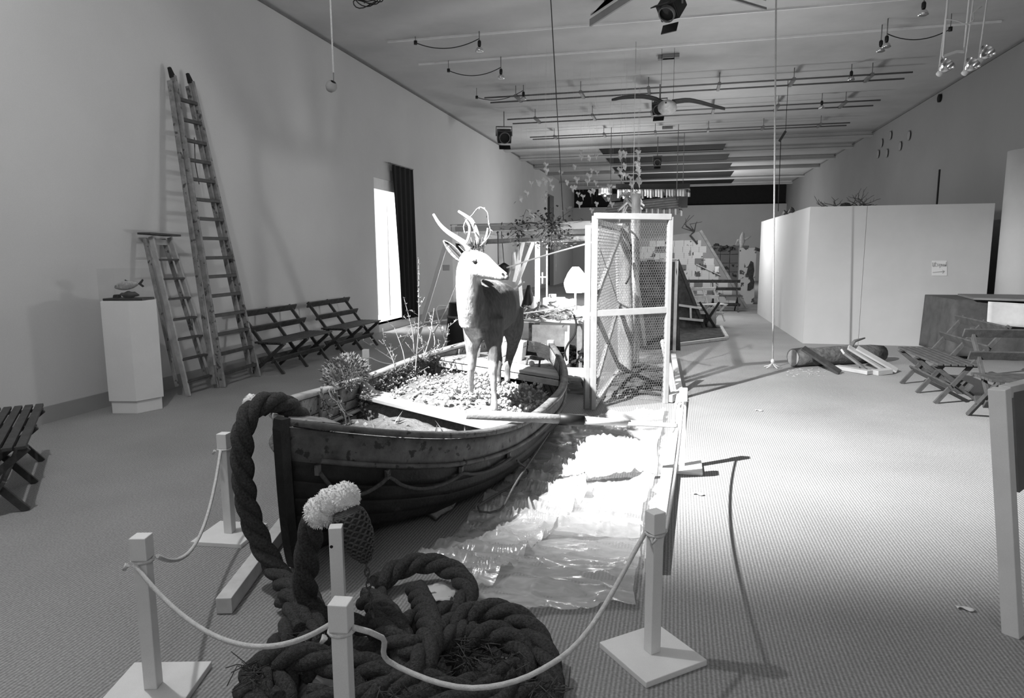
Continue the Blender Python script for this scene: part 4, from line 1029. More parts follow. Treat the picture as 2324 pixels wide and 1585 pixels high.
for v in nm.vertices:
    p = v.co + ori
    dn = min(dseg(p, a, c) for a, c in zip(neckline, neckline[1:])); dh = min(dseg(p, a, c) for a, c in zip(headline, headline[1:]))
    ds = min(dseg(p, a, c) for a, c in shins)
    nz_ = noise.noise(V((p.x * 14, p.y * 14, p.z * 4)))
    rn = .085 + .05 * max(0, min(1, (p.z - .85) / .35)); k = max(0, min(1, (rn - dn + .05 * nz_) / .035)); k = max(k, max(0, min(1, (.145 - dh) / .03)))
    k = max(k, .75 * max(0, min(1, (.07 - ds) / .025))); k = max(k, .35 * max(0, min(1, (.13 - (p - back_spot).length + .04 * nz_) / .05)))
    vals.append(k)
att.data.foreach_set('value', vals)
# head details
def HP(px, py, off=0.0):
    """point on the viewer side of the head at given place"""
    c = at(px, py, 4.74); return c + V((0, -off, 0))
MB().lathe(at(1079, 594, 4.683), [(.004, -.006), (.015, -.004), (.019, .003), (.015, .01), (.004, .012)], 12, rotm(H, 0, 0), True).build('eye', M['black'], body)
MB().tube([at(1070, 594, 4.683), at(1077, 589, 4.675), at(1086, 595, 4.68), at(1092, 601, 4.68)], .005, 5).build('eyelid', M['feather'], body)
MB().lathe(at(1141, 622, 4.668), [(.002, -.006), (.008, -.002), (.008, .006)], 8, rotm(H, 0, 0)).build('nostril', M['black'], body)
MB().tube([at(1113, 634, 4.668), at(1126, 635, 4.668), at(1138, 635, 4.668), at(1147, 634, 4.68)], .0035, 5).build('mouth', M['black'], body)
MB().loft([(at(1146, 629, 4.672), hs * .008, hu * .008), (at(1149, 630, 4.668), hs * .022, hu * .018), (at(1153, 632, 4.668), hs * .012, hu * .01)], 10).build('nose_pad', M['pipe'], body)
def ear(base, tip, wd, m1, m2, Yb):
    a, c = at(base[0], base[1], Yb), at(tip[0], tip[1], Yb + .03); d = (c - a); ln = d.length; d.normalize(); s_, u2 = frame(d, (0, -1, 0))
    def f1(u, v):
        w_ = wd * math.sin(math.pi * min(.98, u * .92 + .06)) ** .7; x = (v - .5) * 2
        return a + d * ln * u + s_ * w_ * x + u2 * (.03 * x * x - .02)
    o = MB().sheet(f1, 12, 8, .008).build('ear', m1, body)
    MB().sheet(lambda u, v: f1(.1 + u * .72, .3 + v * .4) + u2 * .012, 8, 5, .003).build('ear_hollow', m2, o)
ear((1056, 598), (1007, 546), .036, M['bark'], M['black'], 4.735)
ear((1058, 575), (1036, 552), .028, M['featherd'], M['black'], 4.86)
def antler(name, pts, r0, r1, parent=body):
    P = smooth_path([at(*p) for p in pts], .02); n = len(P)
    return MB().tube(P, [r0 + (r1 - r0) * i / (n - 1) for i in range(n)], 10).build(name, M['antler'], parent)
A1 = antler('antler', [(1066, 572, 4.74), (1058, 556, 4.73), (1040, 543, 4.72), (1015, 526, 4.72), (997, 508, 4.74), (984, 487, 4.78)], .024, .009)
antler('tine', [(1056, 556, 4.73), (1063, 544, 4.70), (1066, 528, 4.69), (1065, 513, 4.69), (1057, 500, 4.70)], .016, .006, A1)
A2 = antler('antler', [(1090, 566, 4.77), (1086, 545, 4.78), (1080, 522, 4.79), (1071, 502, 4.80), (1058, 491, 4.82), (1041, 480, 4.85)], .023, .009)
antler('tine', [(1092, 562, 4.77), (1100, 548, 4.75), (1105, 533, 4.74), (1107, 518, 4.74)], .015, .006, A2)
b = MB()
tw = smooth_path([at(*p) for p in ((1056, 532, 4.7), (1052, 515, 4.7), (1058, 500, 4.72), (1070, 490, 4.76), (1083, 474, 4.77), (1093, 471, 4.77), (1106, 482, 4.76), (1109, 505, 4.74), (1113, 528, 4.73), (1104, 545, 4.72), (1090, 558, 4.71))], .02)
b.tube(tw, .004, 5); R_ = random.Random(5)
for q in tw[::2]: leaf(b, q, V((R_.uniform(-1, 1), R_.uniform(-1, 1), R_.uniform(-1, 1))), .03, .006)
tag(b.build('twig_garland', M['stalk']), 'thin twig garland wound through the deer antlers', 'garland')
b = MB()
for k in range(46):
    a = at(1068 + R_.uniform(-2, 30), 566 + R_.uniform(-6, 10), 4.735); b.tube([a, a + V((R_.uniform(-.03, .03), R_.uniform(-.02, .03), R_.uniform(.01, .09)))], .0028, 3)
tag(b.build('hair_tangle', M['bark']), 'dark tangle of stalks between the deer antlers', 'stalks', kind='stuff')

# ------------------------------------------------------------------ wire cage
A, B_, C_ = V((-.79, 6.82, 0)), V((-.07, 7.29, 0)), V((-.70, 9.25, 0))
CH = 1.957
def hexmesh(a, b_, z0, z1, cell=.034, r=.0016):
    """chicken wire between two ground points"""
    a, b_ = V(a), V(b_); L_ = (b_ - a).length; d = (b_ - a).normalized(); m_ = MB(); n = V((d.y, -d.x, 0))
    w_ = cell; h_ = cell * 1.25; rows = int((z1 - z0) / (h_ * .75)); cols = int(L_ / w_)
    def seg(p, q):
        t = (q - p); s = t.cross(n).normalized() * r; k = n * r
        m_.add([p + s, p - s * .5 + k, p - s * .5 - k, q + s, q - s * .5 + k, q - s * .5 - k], [(0, 1, 4, 3), (1, 2, 5, 4), (2, 0, 3, 5)])
    for j in range(rows):
        z = z0 + j * h_ * .75
        for i in range(cols):
            x = (i + (.5 if j % 2 else 0)) * w_
            if x > L_ - .2 * w_: continue
            p0 = a + d * x + V((0, 0, z)); p1 = p0 + d * w_ * .5 + V((0, 0, h_ * .25)); p2 = p0 + d * w_ * .5 * -1 + V((0, 0, h_ * .25))
            seg(p0, p1); seg(p0, p2); seg(p1, p1 + V((0, 0, h_ * .5)))
    return m_
cg = thing('wire_cage', 'tall timber frame covered with chicken wire beside the hut', 'cage', A)
def up3(p, z): return p + V((0, 0, z))
for p in (A, B_, C_): MB().bar(p, up3(p, CH), .05, .05, (1, .6, 0)).build('post', M['timberw'], cg, .004)
A2 = A + V((-.07, .03, 0)); MB().bar(A2, up3(A2, CH - .09), .045, .05, (1, .6, 0)).build('post', M['timberw'], cg, .004)
MB().bar(up3(A, CH), up3(B_, CH), .06, .06).build('top_rail', M['timberw'], cg, .004)
MB().bar(up3(A, .99), up3(B_, 1.0), .045, .065).build('middle_rail', M['timberw'], cg, .004)
MB().bar(up3(A, CH - .05), up3(C_, CH - .05), .05, .05).build('top_rail', M['timberw'], cg, .004)
MB().bar(up3(A, .03), up3(C_, .03), .05, .05).build('bottom_rail', M['timber'], cg, .004)
def AC(t, z): return up3(A.lerp(C_, t), z)
MB().bar(AC(.03, 1.12), AC(.95, 1.88), .04, .06).build('brace', M['timberw'], cg, .003)
MB().bar(AC(.03, .98), AC(.9, .1), .04, .06).build('brace', M['timberw'], cg, .003)
MB().bar(AC(.95, 1.0), AC(.05, .2), .04, .06).build('brace', M['timberw'], cg, .003)
o = hexmesh(A, B_, .05, CH - .02, .028).build('chicken_wire', M['wire'], cg); o['kind'] = 'stuff'
o = hexmesh(A, C_, .05, CH - .05, .036).build('chicken_wire', M['wire'], cg); o['kind'] = 'stuff'
plank('prop_timber', 'pale timber leaning against the outside of the wire cage', V((.02, 7.62, .04)), V((-.12, 7.9, .6)), .05, .06, M['timber'], 'timber')

# trunks and poles behind the wire
def trunk(label, pts, r, m, seed=1, name='tree_trunk'):
    P = smooth_path(pts, .06); b = MB(); n = 14; vs = []; fs = []
    for i, p in enumerate(P):
        for j in range(n):
            a = 2 * math.pi * j / n; k = r * (1 + .22 * noise.noise(V((math.cos(a) * 2, math.sin(a) * 2, i * .18 + seed))))
            vs.append(p + V((math.cos(a) * k, math.sin(a) * k, 0)))
    for i in range(len(P) - 1):
        for j in range(n): fs.append((i * n + j, i * n + (j + 1) % n, (i + 1) * n + (j + 1) % n, (i + 1) * n + j))
    fs += [tuple(range(n))[::-1], tuple(range((len(P) - 1) * n, len(P) * n))]
    return tag(b.add(vs, fs, True).build(name, m), label, 'trunk')
g_ = fl(1420, 848); trunk('rough pale barked trunk standing behind the wire cage', [g_, at(1420, 760, g_.y), at(1417, 650, g_.y), at(1412, 518, g_.y)], .105, M['barkl'])
g2 = fl(1440, 828); trunk('slim pale trunk standing right of the rough one', [g2, at(1440, 700, g2.y), at(1441, 600, g2.y), at(1444, 440, g2.y)], .065, M['barkl'], 4)
b = MB(); b.tube([at(1428, 515, 8.2), at(1432, 560, 8.2), at(1433, 600, 8.2), at(1428, 630, 8.2), at(1420, 645, 8.2)], .012, 6)
b.tube([at(1426, 520, 8.2), at(1440, 532, 8.2), at(1448, 545, 8.2)], .012, 6)
tag(b.build('bare_branch', M['leafd']), 'dark crooked branch hanging on the pale trunks', 'branch')
plank('pole', 'pale pole leaning behind the wire near the dark tarpaulin', fl(1466, 793), at(1440, 600, 9.0), .05, .05, M['timber'], 'pole')

# ------------------------------------------------------------------ the hut
F0, F1, R1, R0 = V((-3.03, 9.2, 0)), V((-.98, 8.55, 0)), V((-.75, 10.9, 0)), V((-2.95, 11.5, 0))
HZ = 1.93
ht = thing('hut', 'open timber hut frame with a slatted roof behind the deer', 'hut', F0)
for p in (F0, F1, R0, R1): MB().bar(p, up3(p, HZ + (.06 if p is F0 else 0)), .075, .075, (1, .3, 0)).build('post', M['white'] if p is F0 else M['timber'], ht, .004)  # corner post F0 coloured white for lamplight that does not reach it
m0 = at(1219, 700, 9.75); m0.z = 0; MB().bar(m0, up3(m0, 1.78), .075, .075, (1, .3, 0)).build('post', M['timber'], ht, .004)
m1 = at(1241, 640, 10.4); MB().bar(V((m1.x, m1.y, .7)), V((m1.x, m1.y, 1.76)), .03, .03, (1, .3, 0)).build('lath', M['timber'], ht)
for (a, c, z, m_) in ((F0, F1, HZ, 'timberw'), (F0, R0, HZ, 'timber'), (R0, R1, HZ, 'timber'), (F1, R1, HZ, 'timber')):
    MB().bar(up3(a, z) - (c - a).normalized() * .05, up3(c, z) + (c - a).normalized() * .1, .05, .07).build('roof_beam', M[m_], ht, .004)
a, c = at(1096, 549, 9.45), at(1336, 541, 8.75); MB().tube([a, a.lerp(c, .5) + V((0, 0, .005)), c], .035, 10).build('cross_pole', M['barkl'], ht)
for k in range(9):
    t = (k + .5) / 9; p, q = up3(F0.lerp(R0, t), HZ + .05), up3(F1.lerp(R1, t), HZ + .05 + .015 * math.sin(k * 2.3))
    p = p + V((rnd.uniform(-.15, .1), rnd.uniform(-.08, .08), rnd.uniform(-.03, .03)))
    MB().bar(p, q + V((rnd.uniform(-.1, .2), rnd.uniform(-.08, .08), 0)), rnd.uniform(.06, .13), .022).build('roof_slat', M['timberw'] if k % 3 == 0 else M['timber'] if k % 3 == 1 else M['timberd'], ht)
MB().bar(at(1011, 556, 9.2), fl(938, 800), .06, .06, (1, 0, 0)).build('brace', M['white'], ht, .003)  # brace whitened for the same missing lamplight
MB().box(at(1013, 608, 9.14), (.10, .03, .08)).build('cleat', M['timberw'], ht)
for (t0_, b0_, y_) in (((1211, 548), (1162, 672), 10.0), ((1188, 548), (1167, 640), 10.2), ((1172, 552), (1185, 700), 10.3)):
    MB().bar(at(*t0_, y_), at(*b0_, y_), .05, .03, (0, 1, 0)).build('leaning_lath', M['timber'], ht)
MB().bar(at(1148, 672, 9.9), at(1190, 640, 9.9), .02, .03).build('leaning_lath', M['timber'], ht)
# foliage on the roof
def foliage(label, c, rx, rz, n, m, seed, drop=.4):
    R_ = random.Random(seed); b = MB(); c = V(c)
    for k in range(n):
        q = c + V((R_.gauss(0, rx * .5), R_.gauss(0, .1), R_.gauss(0, rz * .5))); leaf(b, q, V((R_.uniform(-1, 1), R_.uniform(-1, 1), R_.uniform(-1, .5))), .06, .02)
        if k % 6 == 0: b.tube([c + V((0, 0, 0)), q], .003, 3)
    b.tube([c, c - V((0, 0, drop))], .004, 4)
    return tag(b.build('leafy_twig', m), label, 'twig', kind='stuff')
foliage('dark leafy twig drooping from the left part of the hut roof', at(1178, 522, 8.9), .16, .2, 90, M['leafd'], 1)
foliage('larger dark leafy twig on top of the hut roof', at(1252, 508, 8.7), .32, .2, 170, M['leafd'], 2)
foliage('pale leafy twig hanging below the hut roof', at(1262, 545, 8.7), .28, .12, 90, M['leafg'], 3)
tag(MB().tube(smooth_path([at(1172, 512, 8.9), at(1205, 505, 8.85), at(1225, 510, 8.8), at(1245, 518, 8.75)], .05), .006, 5).build('vine', M['leafd']), 'thin dark vine arching over the hut roof edge', 'vine')
# cords strung across the hut
cord('taut white cord rising behind the deer towards the wire cage', [at(1150, 608, 8.5), at(1230, 582, 8.3), at(1345, 550, 7.1)], .010, 'cord', 'strung_cord', 'cord', parent=ht)
cord('white cord slung behind the deer across the hut front', [up3(F0, .95) + V((.03, -.03, 0)), at(1100, 730, 8.9), at(1175, 714, 8.6), at(1250, 703, 8.4), at(1305, 694, 8.3)], .011, 'cord', 'strung_cord', 'cord', parent=ht)
cord('white cord looped low on the hut corner post', [at(1030, 695, 9.1), at(1012, 695, 9.05), at(990, 700, 9.0), at(1005, 760, 9.0), at(1020, 795, 8.95)], .010, 'cord', 'strung_cord', 'cord', parent=ht)
cord('thin black line hanging behind the antlers', [at(1130, 525, 9.25), at(1131, 600, 9.3)], .007, 'cable', 'strung_line', 'cord', parent=ht)

bgc = at(1144, 613, 9.3); bg_ = thing('black_bag', 'small black cloth bag hanging on a line behind the deer nose', 'bag', bgc)
MB().loft([(bgc + V((.0, 0, .10)), X_ * .015, V((0, .015, 0))), (bgc + V((0, 0, .06)), X_ * .08, V((0, .03, 0))), (bgc + V((.01, 0, -.02)), X_ * .09, V((0, .04, 0))), (bgc + V((.03, 0, -.09)), X_ * .05, V((0, .03, 0))), (bgc + V((.04, 0, -.14)), X_ * .02, V((0, .02, 0)))], 12).build('bag', M['black'], bg_)
MB().tube([bgc + V((0, 0, .1)), V((bgc.x - .06, bgc.y + .1, HZ - .03))], .006, 5).build('line', M['cable'], bg_)

# lamp in the hut
lc = at(1306, 640, 9.7)
lp_ = thing('work_lamp', 'glaring bare lamp with its glare built as a ragged white shade inside the hut', 'lamp', V((lc.x, lc.y, .74)))
R_ = random.Random(4)
def shade(u, v):
    a = u * 2 * math.pi; r = (.02 + .13 * math.sin(math.pi * (.06 + .62 * v))) * (1 + .35 * noise.noise(V((math.cos(a) * 2, math.sin(a) * 2, v * 2)))); return lc + V((r * math.cos(a), r * math.sin(a), .21 - .36 * v))
MB().sheet(shade, 26, 8, .003).build('shade', emit('lamp_glare_glow', 9.0), lp_)  # glowing shell shaped after the glare around the bulb
MB().lathe(lc + V((0, 0, -.02)), [(.01, -.06), (.045, -.03), (.05, .02), (.03, .06), (.005, .07)], 12).build('bulb', emit('bulb_glow', 60.0), lp_)
MB().tube([V((lc.x, lc.y, .74)), lc - V((0, 0, .08))], .015, 8).build('stem', M['metal'], lp_)
MB().lathe((lc.x, lc.y, .74), [(.08, 0), (.08, .015), (.02, .03)], 16).build('foot', M['metal'], lp_)
lamp('work_lamp_light', 'POINT', lc + V((0, -.26, -.02)), 110, size=.12)

# table and its load
tbx = thing('work_table', 'rough table with a box front inside the hut', 'table', V((-1.65, 9.3, 0)))
MB().lohi((-2.15, 8.75, .68), (-1.15, 10.1, .72)).build('tabletop', M['timber'], tbx, .004)
for x, y in ((-2.1, 8.8), (-1.2, 8.8), (-2.1, 10.0), (-1.2, 10.0)): MB().lohi((x - .035, y - .035, 0), (x + .035, y + .035, .68)).build('leg', M['timberd'], tbx)
p = at(1262, 765, 8.7)
MB().lohi((-1.82, 8.70, .38), (-1.35, 8.74, .66)).build('front_board', M['timberd'], tbx)
MB().bar((-1.35, 8.72, .66), (-1.36, 8.68, .02), .06, .03).build('front_leg', M['timber'], tbx)
def heap(name, label, cx_, cy_, z, rx, ry, n, m, seed, cat, rr=.014, zz=.12):
    R_ = random.Random(seed); b = MB()
    for k in range(n):
        q = V((cx_ + R_.gauss(0, rx * .5), cy_ + R_.gauss(0, ry * .5), z + abs(R_.gauss(0, zz * .5)))); pts = [q]
        for j in range(4): pts.append(pts[-1] + V((R_.uniform(-.12, .12), R_.uniform(-.1, .1), R_.uniform(-.05, .06)))); pts[-1].z = max(z + .01, pts[-1].z)
        b.tube(smooth_path(pts, .06), rr * R_.uniform(.5, 1.2), 5)
    return tag(b.build(name, m), label, cat, kind='stuff')
heap('seaweed', 'tangled dark seaweed heaped over the hut table', -1.95, 9.2, .73, .55, .5, 60, M['cloth'], 1, 'seaweed')
heap('roots', 'pale roots and stalks draped over the hut table edge', -1.45, 8.85, .72, .4, .15, 26, M['stalk'], 2, 'roots', .008, .06)
heap('peat_heap', 'dark peat and twigs under the hut table', -1.25, 9.2, .02, .5, .6, 70, M['leafd'], 3, 'peat', .03, .25)
heap('twig_heap', 'pale twigs lying at the foot of the hut', -1.1, 8.3, .02, .3, .4, 24, M['stalk'], 5, 'twigs', .008, .08)
c = at(1256, 675, 9.6)
wb = thing('white_machine', 'white box shaped machine standing on the hut table', 'machine', V((c.x, c.y, .72)))
MB().lohi((c.x - .14, c.y - .1, .72), (c.x + .15, c.y + .15, .96)).build('body', M['cardw'], wb, .01)
MB().lohi((c.x - .06, c.y - .05, .96), (c.x + .03, c.y + .05, 1.01)).build('lid', M['cardw'], wb, .005)
MB().lohi((c.x + .02, c.y - .105, .9), (c.x + .09, c.y - .1, .92)).build('slot', M['pipe'], wb)
MB().lohi((c.x + .03, c.y - .105, .77), (c.x + .08, c.y - .1, .84)).build('slot', M['pipe'], wb)
c = at(1212, 695, 9.3); tag(MB().lathe((c.x, c.y, .73), [(.04, 0), (.042, .14), (.02, .19), (.016, .25), (.02, .26)], 14).build('bottle', M['ped']), 'pale bottle on the hut table left of the white machine', 'bottle')
for k, (x, y, s_) in enumerate(((1290, 690, .07), (1318, 705, .06), (1300, 722, .05))):
    c = at(x, y, 8.9); tag(MB().sheet(lambda u, v: c + V(((u - .5) * s_ * 3, .05 * math.sin(3 * u), (v - .5) * s_ * 2 + .03 * noise.noise(V((u * 3, v * 3, k))))), 8, 8, .004).build('white_rag', M['cardw']), 'white rag or shell %s beside the glaring lamp' % ['left', 'right', 'low'][k], 'rag', 'white rags by the lamp')
cord('black cable curling down from the hut table', [at(1302, 715, 8.6), at(1308, 735, 8.55), at(1304, 760, 8.5), at(1290, 780, 8.45), at(1282, 800, 8.4), at(1286, 818, 8.3)], .014, 'cable', 'cable', 'cable', group=None)
tag(MB().lathe(at(1250, 780, 8.5) - V((0, 0, .04)), [(.045, 0), (.05, .01), (.05, .075), (.045, .085)], 14).build('tin_can', M['ped']), 'small pale tin under the hut table', 'tin')
c = at(1173, 593, 10.4); tag(MB().sheet(lambda u, v: at(1162 + 22 * u - 2 * v, 572 + 42 * v, 10.4) + V((0, .02 * math.sin(4 * u), 0)), 8, 8, .004).build('white_sheet', M['cardw']), 'bright white sheet hanging inside the hut behind the deer', 'sheet')
c = at(1200, 690, 9.9); o = MB()
def cone(u, v):
    a = u * 2 * math.pi; r = .02 + .12 * v; return V((c.x + r * math.cos(a), c.y + r * math.sin(a), 1.12 - .4 * v))
wc = thing('wire_basket', 'dark wire netting basket on the hut table behind the deer', 'basket', V((c.x, c.y, .72)))
MB().sheet(cone, 18, 6, .003).build('netting', M['black'], wc)
MB().tube([V((c.x + .14 * math.cos(a), c.y + .14 * math.sin(a), .73)) for a in [k * math.pi / 9 for k in range(18)]], .008, 5, True).build('rim', M['wire'], wc)
# small white cross on the hut
cx0 = at(1231, 632, 10.0); cr_ = thing('white_cross', 'small white wooden cross beside the hut post', 'cross', cx0)
MB().bar(cx0 + V((0, 0, -.08)), cx0 + V((0, 0, .09)), .02, .02).build('upright', M['timberw'], cr_); MB().bar(cx0 + V((-.05, -.01, .02)), cx0 + V((.08, -.01, .02)), .02, .02).build('crossbar', M['timberw'], cr_)

# dark barrel between boat and hut
bc = fl(1060, 790, .02); bc = V((-2.75, 8.6, 0))
br_ = thing('dark_barrel', 'dark wooden barrel beside the hut corner post', 'barrel', bc)
MB().lathe(bc, [(.17, 0), (.21, .35), (.21, .6), (.17, .95), (.14, .95)], 18).build('staves', M['black'], br_)
for z in (.2, .75): MB().lathe(bc + V((0, 0, z)), [(.20, 0), (.205, .03)], 18).build('hoop', M['pipe'], br_)

# things on the stern platform
pz = .43
def stern_box(label, x, y, sx, sy, sz, z=pz, name='white_carton'):
    t = thing(name, label, 'carton', bw(x, y, z), rot=BR)
    i = WM[t.name]; R3 = i.to_3x3()
    MB().box(i @ V((0, 0, sz / 2)), (sx, sy, sz), R3).build('body', M['cardw'], t, .004)
    MB().box(i @ V((0, 0, sz * .72)), (sx + .006, sy + .006, .006), R3).build('lid_seam', M['base'], t)
    return t
stern_box('lower white carton on the stern of the boat', .02, 3.92, .15, .16, .19)
stern_box('upper white carton behind the lower one on the boat stern', -.06, 4.06, .12, .12, .36)
stern_box('white carton half hidden between the deer legs', -.2, 3.95, .16, .14, .22)
stern_box('small rounded white block left of the deer leg on the stern', -.36, 3.66, .09, .09, .14)
mo = thing('sponge_float', 'flat brown sponge like float with a small ball on the boat stern', 'float', bw(.28, 3.66, pz), rot=BR)
MB().loft([(bw(.16 + .03 * k, 3.68, pz + .08), bw(0, .05 * math.sin(math.pi * (k + .6) / 8.4), 0) - bw(0, 0, 0), bw(0, 0, .022 * math.sin(math.pi * (k + .6) / 8.4)) - bw(0, 0, 0)) for k in range(8)], 10).build('float', M['bark'], mo)
MB().lathe(bw(.26, 3.62, pz + .03), [(.002, -.03), (.024, -.018), (.03, 0), (.024, .018), (.002, .03)], 12).build('ball', M['barkl'], mo)
MB().tube([bw(.2, 3.66, pz), bw(.2, 3.66, pz + .07)], .01).build('peg', M['bark'], mo)
MB().tube([bw(.33, 3.66, pz), bw(.33, 3.66, pz + .07)], .01).build('peg', M['bark'], mo)

# sand floor and low platform beside the boat
def ground(label, poly, z, m, name='sand_patch', seed=1):
    P = [V(p) for p in poly]; n = 40
    def fn(u, v):
        q = P[0].lerp(P[1], u).lerp(P[3].lerp(P[2], u), v); return V((q.x, q.y, z + .03 * abs(noise.noise(V((q.x * 2.5, q.y * 2.5, seed)))) + .012 * abs(noise.noise(V((q.x * 9, q.y * 9, seed))))))
    return tag(MB().sheet(fn, n, n, .03).build(name, m), label, 'sand')
ground('dark sandy floor under the hut and wire cage', [(-2.9, 7.9, 0), (-.02, 7.35, 0), (-.05, 12.3, 0), (-3.2, 12.3, 0)], .012, M['dirt'])
ground('dark sand patch beyond the cage edged with timber', [fl(1535, 780), fl(1650, 765), fl(1638, 742), fl(1535, 735)], .012, M['soil'], seed=3)
plank('edging_timber', 'pale edging board at the near side of the far sand patch', fl(1530, 783, .03), fl(1648, 768, .03), .06, .05, M['timber'], 'timber')
plank('edging_timber', 'pale edging board at the end of the far sand patch', fl(1650, 766, .03), fl(1636, 742, .03), .06, .05, M['timber'], 'timber')
plank('edging_timber', 'pale edging board at the back of the far sand patch', fl(1640, 742, .03), fl(1560, 730, .03), .06, .05, M['timber'], 'timber')
lpf = thing('low_platform', 'low pale platform on dark legs right of the boat stern', 'platform', fl(1305, 860))
c = fl(1305, 845, .2); 
for k in range(4): MB().bar(V((c.x - .18, c.y - .22 + .14 * k, .2)), V((c.x + .22, c.y - .2 + .14 * k, .2)), .13, .02).build('deck_board', M['timber'], lpf)
MB().bar(V((c.x - .16, c.y - .3, .17)), V((c.x + .2, c.y - .3, .17)), .03, .04).build('edge_beam', M['timberd'], lpf)
for dx in (-.13, .17):
    MB().bar(V((c.x + dx - .05, c.y - .27, .17)), V((c.x + dx + .06, c.y - .5, 0)), .035, .035).build('leg', M['benchw'], lpf); MB().bar(V((c.x + dx, c.y + .2, .19)), V((c.x + dx, c.y + .26, 0)), .035, .035).build('leg', M['benchw'], lpf)
R_ = random.Random(12)
b = MB()
for k in range(60):
    p = V((R_.uniform(-.75, -.45), R_.uniform(7.5, 9.4), .035)); a = R_.uniform(-.3, .6); b.tube([p, p + V((.2 * math.cos(a), .2 * math.sin(a), .03)), p + V((.42 * math.cos(a), .42 * math.sin(a), 0))], R_.uniform(.008, .02), 5)
tag(b.build('twig_litter', M['bark']), 'dark roots and twigs on the sand inside the wire cage', 'twigs', kind='stuff')

# ------------------------------------------------------------------ dark tarpaulin frame behind the cage
tp = thing('tarpaulin_frame', 'dark tarpaulin stretched on a frame behind the wire cage', 'tarpaulin', V((-.35, 11.2, 0)))
Yt = 11.2
q = [at(1443, 590, Yt), at(1536, 592, Yt), at(1600, 722, Yt), at(1452, 800, Yt)]
q[2].z = max(.02, q[2].z); q[3].z = .02
MB().sheet(lambda u, v: q[0].lerp(q[1], u).lerp(V((q[3].x, Yt, .02)).lerp(V((q[1].x + .1, Yt, .02)), u), v) + V((0, .05 * noise.noise(V((u * 4, v * 4, 0))), 0)), 24, 24, .01).build('tarpaulin', M['soil'], tp)
MB().bar(q[0], q[1], .04, .04).build('top_lath', M['timberd'], tp); MB().bar(q[1], V((q[1].x, Yt, 0)), .05, .05).build('post', M['timber'], tp); MB().bar(q[0], V((q[0].x, Yt, 0)), .05, .05).build('post', M['timberd'], tp)
tg = thing('dark_gable', 'dark painted triangular gable with a low white frame beyond the cage', 'gable', V((.5, 14.6, 0)))
Yg = 14.6
g = [at(1538, 590, Yg), at(1600, 728, Yg), at(1538, 735, Yg)]; g[1].z = .02; g[2].z = .02
MB().prism(g, (0, .05, 0)).build('panel', M['soil'], tg)
MB().bar(g[0] + V((0, -.03, 0)), g[1] + V((0, -.03, 0)), .04, .06).build('slope_board', M['benchw'], tg)
for (a_, b__) in (((1536, 692), (1592, 700)), ((1536, 722), (1596, 728)), ((1538, 690), (1537, 724)), ((1567, 694), (1568, 726))):
    MB().bar(at(*a_, Yg - .08), at(*b__, Yg - .08), .04, .05, (0, 1, .1)).build('frame_lath', M['timber'], tg)

# pot stand under the white bench
ps = fl(1608, 745); st_ = thing('dark_stool', 'dark crossed stand with a pale pot beneath the far white bench', 'stand', ps)
for s_ in (-1, 1): MB().bar(ps + V((-.15 * s_, -.05, 0)), ps + V((.2 * s_, .0, .55)), .03, .045).build('cross_leg', M['black'], st_)
MB().lathe(ps + V((.05, .1, 0)), [(.09, 0), (.11, .1), (.1, .38), (.07, .42)], 14).build('pot', M['base'], st_)
MB().lathe(ps + V((-.12, .0, 0)), [(.05, 0), (.09, .08), (.06, .3)], 12).build('dark_pot', M['black'], st_)

# ------------------------------------------------------------------ newspaper gable
Yn = 20.2
ng = thing('newspaper_gable', 'big triangular gable pasted over with newspaper sheets', 'gable', V((0, Yn, 0)))
ap, rt = at(1588, 526, Yn), at(1694, 690, Yn); rt.z = 0.02; lf = at(1440, 545, Yn); l0 = V((lf.x, Yn, .02))
MB().prism([l0, rt, ap, lf], (0, .06, 0)).build('backing', M['base'], ng)
MB().bar(ap + V((.02, -.03, .03)), rt + V((.02, -.03, 0)), .05, .07).build('slope_board', M['timberd'], ng)
def inside(x, z): 
    # right of apex below slope
    if x <= ap.x: return z < lf.z + (ap.z - lf.z) * (x - lf.x) / (ap.x - lf.x) - .05
    return z < ap.z + (rt.z - ap.z) * (x - ap.x) / (rt.x - ap.x) - .08
R_ = random.Random(6); z = .05; row = 0
while z < ap.z:
    x = lf.x - .1 + (row % 2) * .12
    while x < rt.x:
        w_, h_ = R_.uniform(.17, .3), .17
        if inside(x + w_, z + h_) and inside(x, z + h_) and x >= lf.x:
            MB().box((x + w_ / 2, Yn - .006 - R_.uniform(0, .006), z + h_ / 2), (w_ - .012, .006, h_ + .01), rotm(0, R_.uniform(-.03, .03), 0)).build('newspaper_sheet', [M['news'], M['newsb'], M['news'], M['newsd']][R_.choice([0, 0, 0, 0, 1, 2, 1, 3])], ng)
        x += w_
    z += .17; row += 1
b = MB(); c = ap + V((-.15, -.05, 0))
for k in range(5): b.tube([c, c + V((R_.uniform(-.35, .1), 0, R_.uniform(.1, .25))), c + V((R_.uniform(-.6, .3), 0, R_.uniform(.2, .5)))], [.02, .014, .005], 5)
b.tube([c + V((.1, -.02, -.35)), c + V((-.1, -.02, -.1)), c], .025, 6)
tag(b.build('bare_branch', M['leafd']), 'dark forked branch at the apex of the newspaper gable', 'branch')
tag(MB().sheet(lambda u, v: at(1622 + 10 * u, 605 + 14 * v, Yn - .1) + V((0, .02 * math.sin(u * 5 + v * 4), 0)), 5, 5, .004).build('paper_scrap', M['cardw']), 'white paper scrap hanging before the newspaper gable', 'paper')
plank('slat', 'thin pale slat leaning on the newspaper gable', at(1580, 600, Yn - .08), at(1635, 625, Yn - .08), .04, .02, M['timber'])
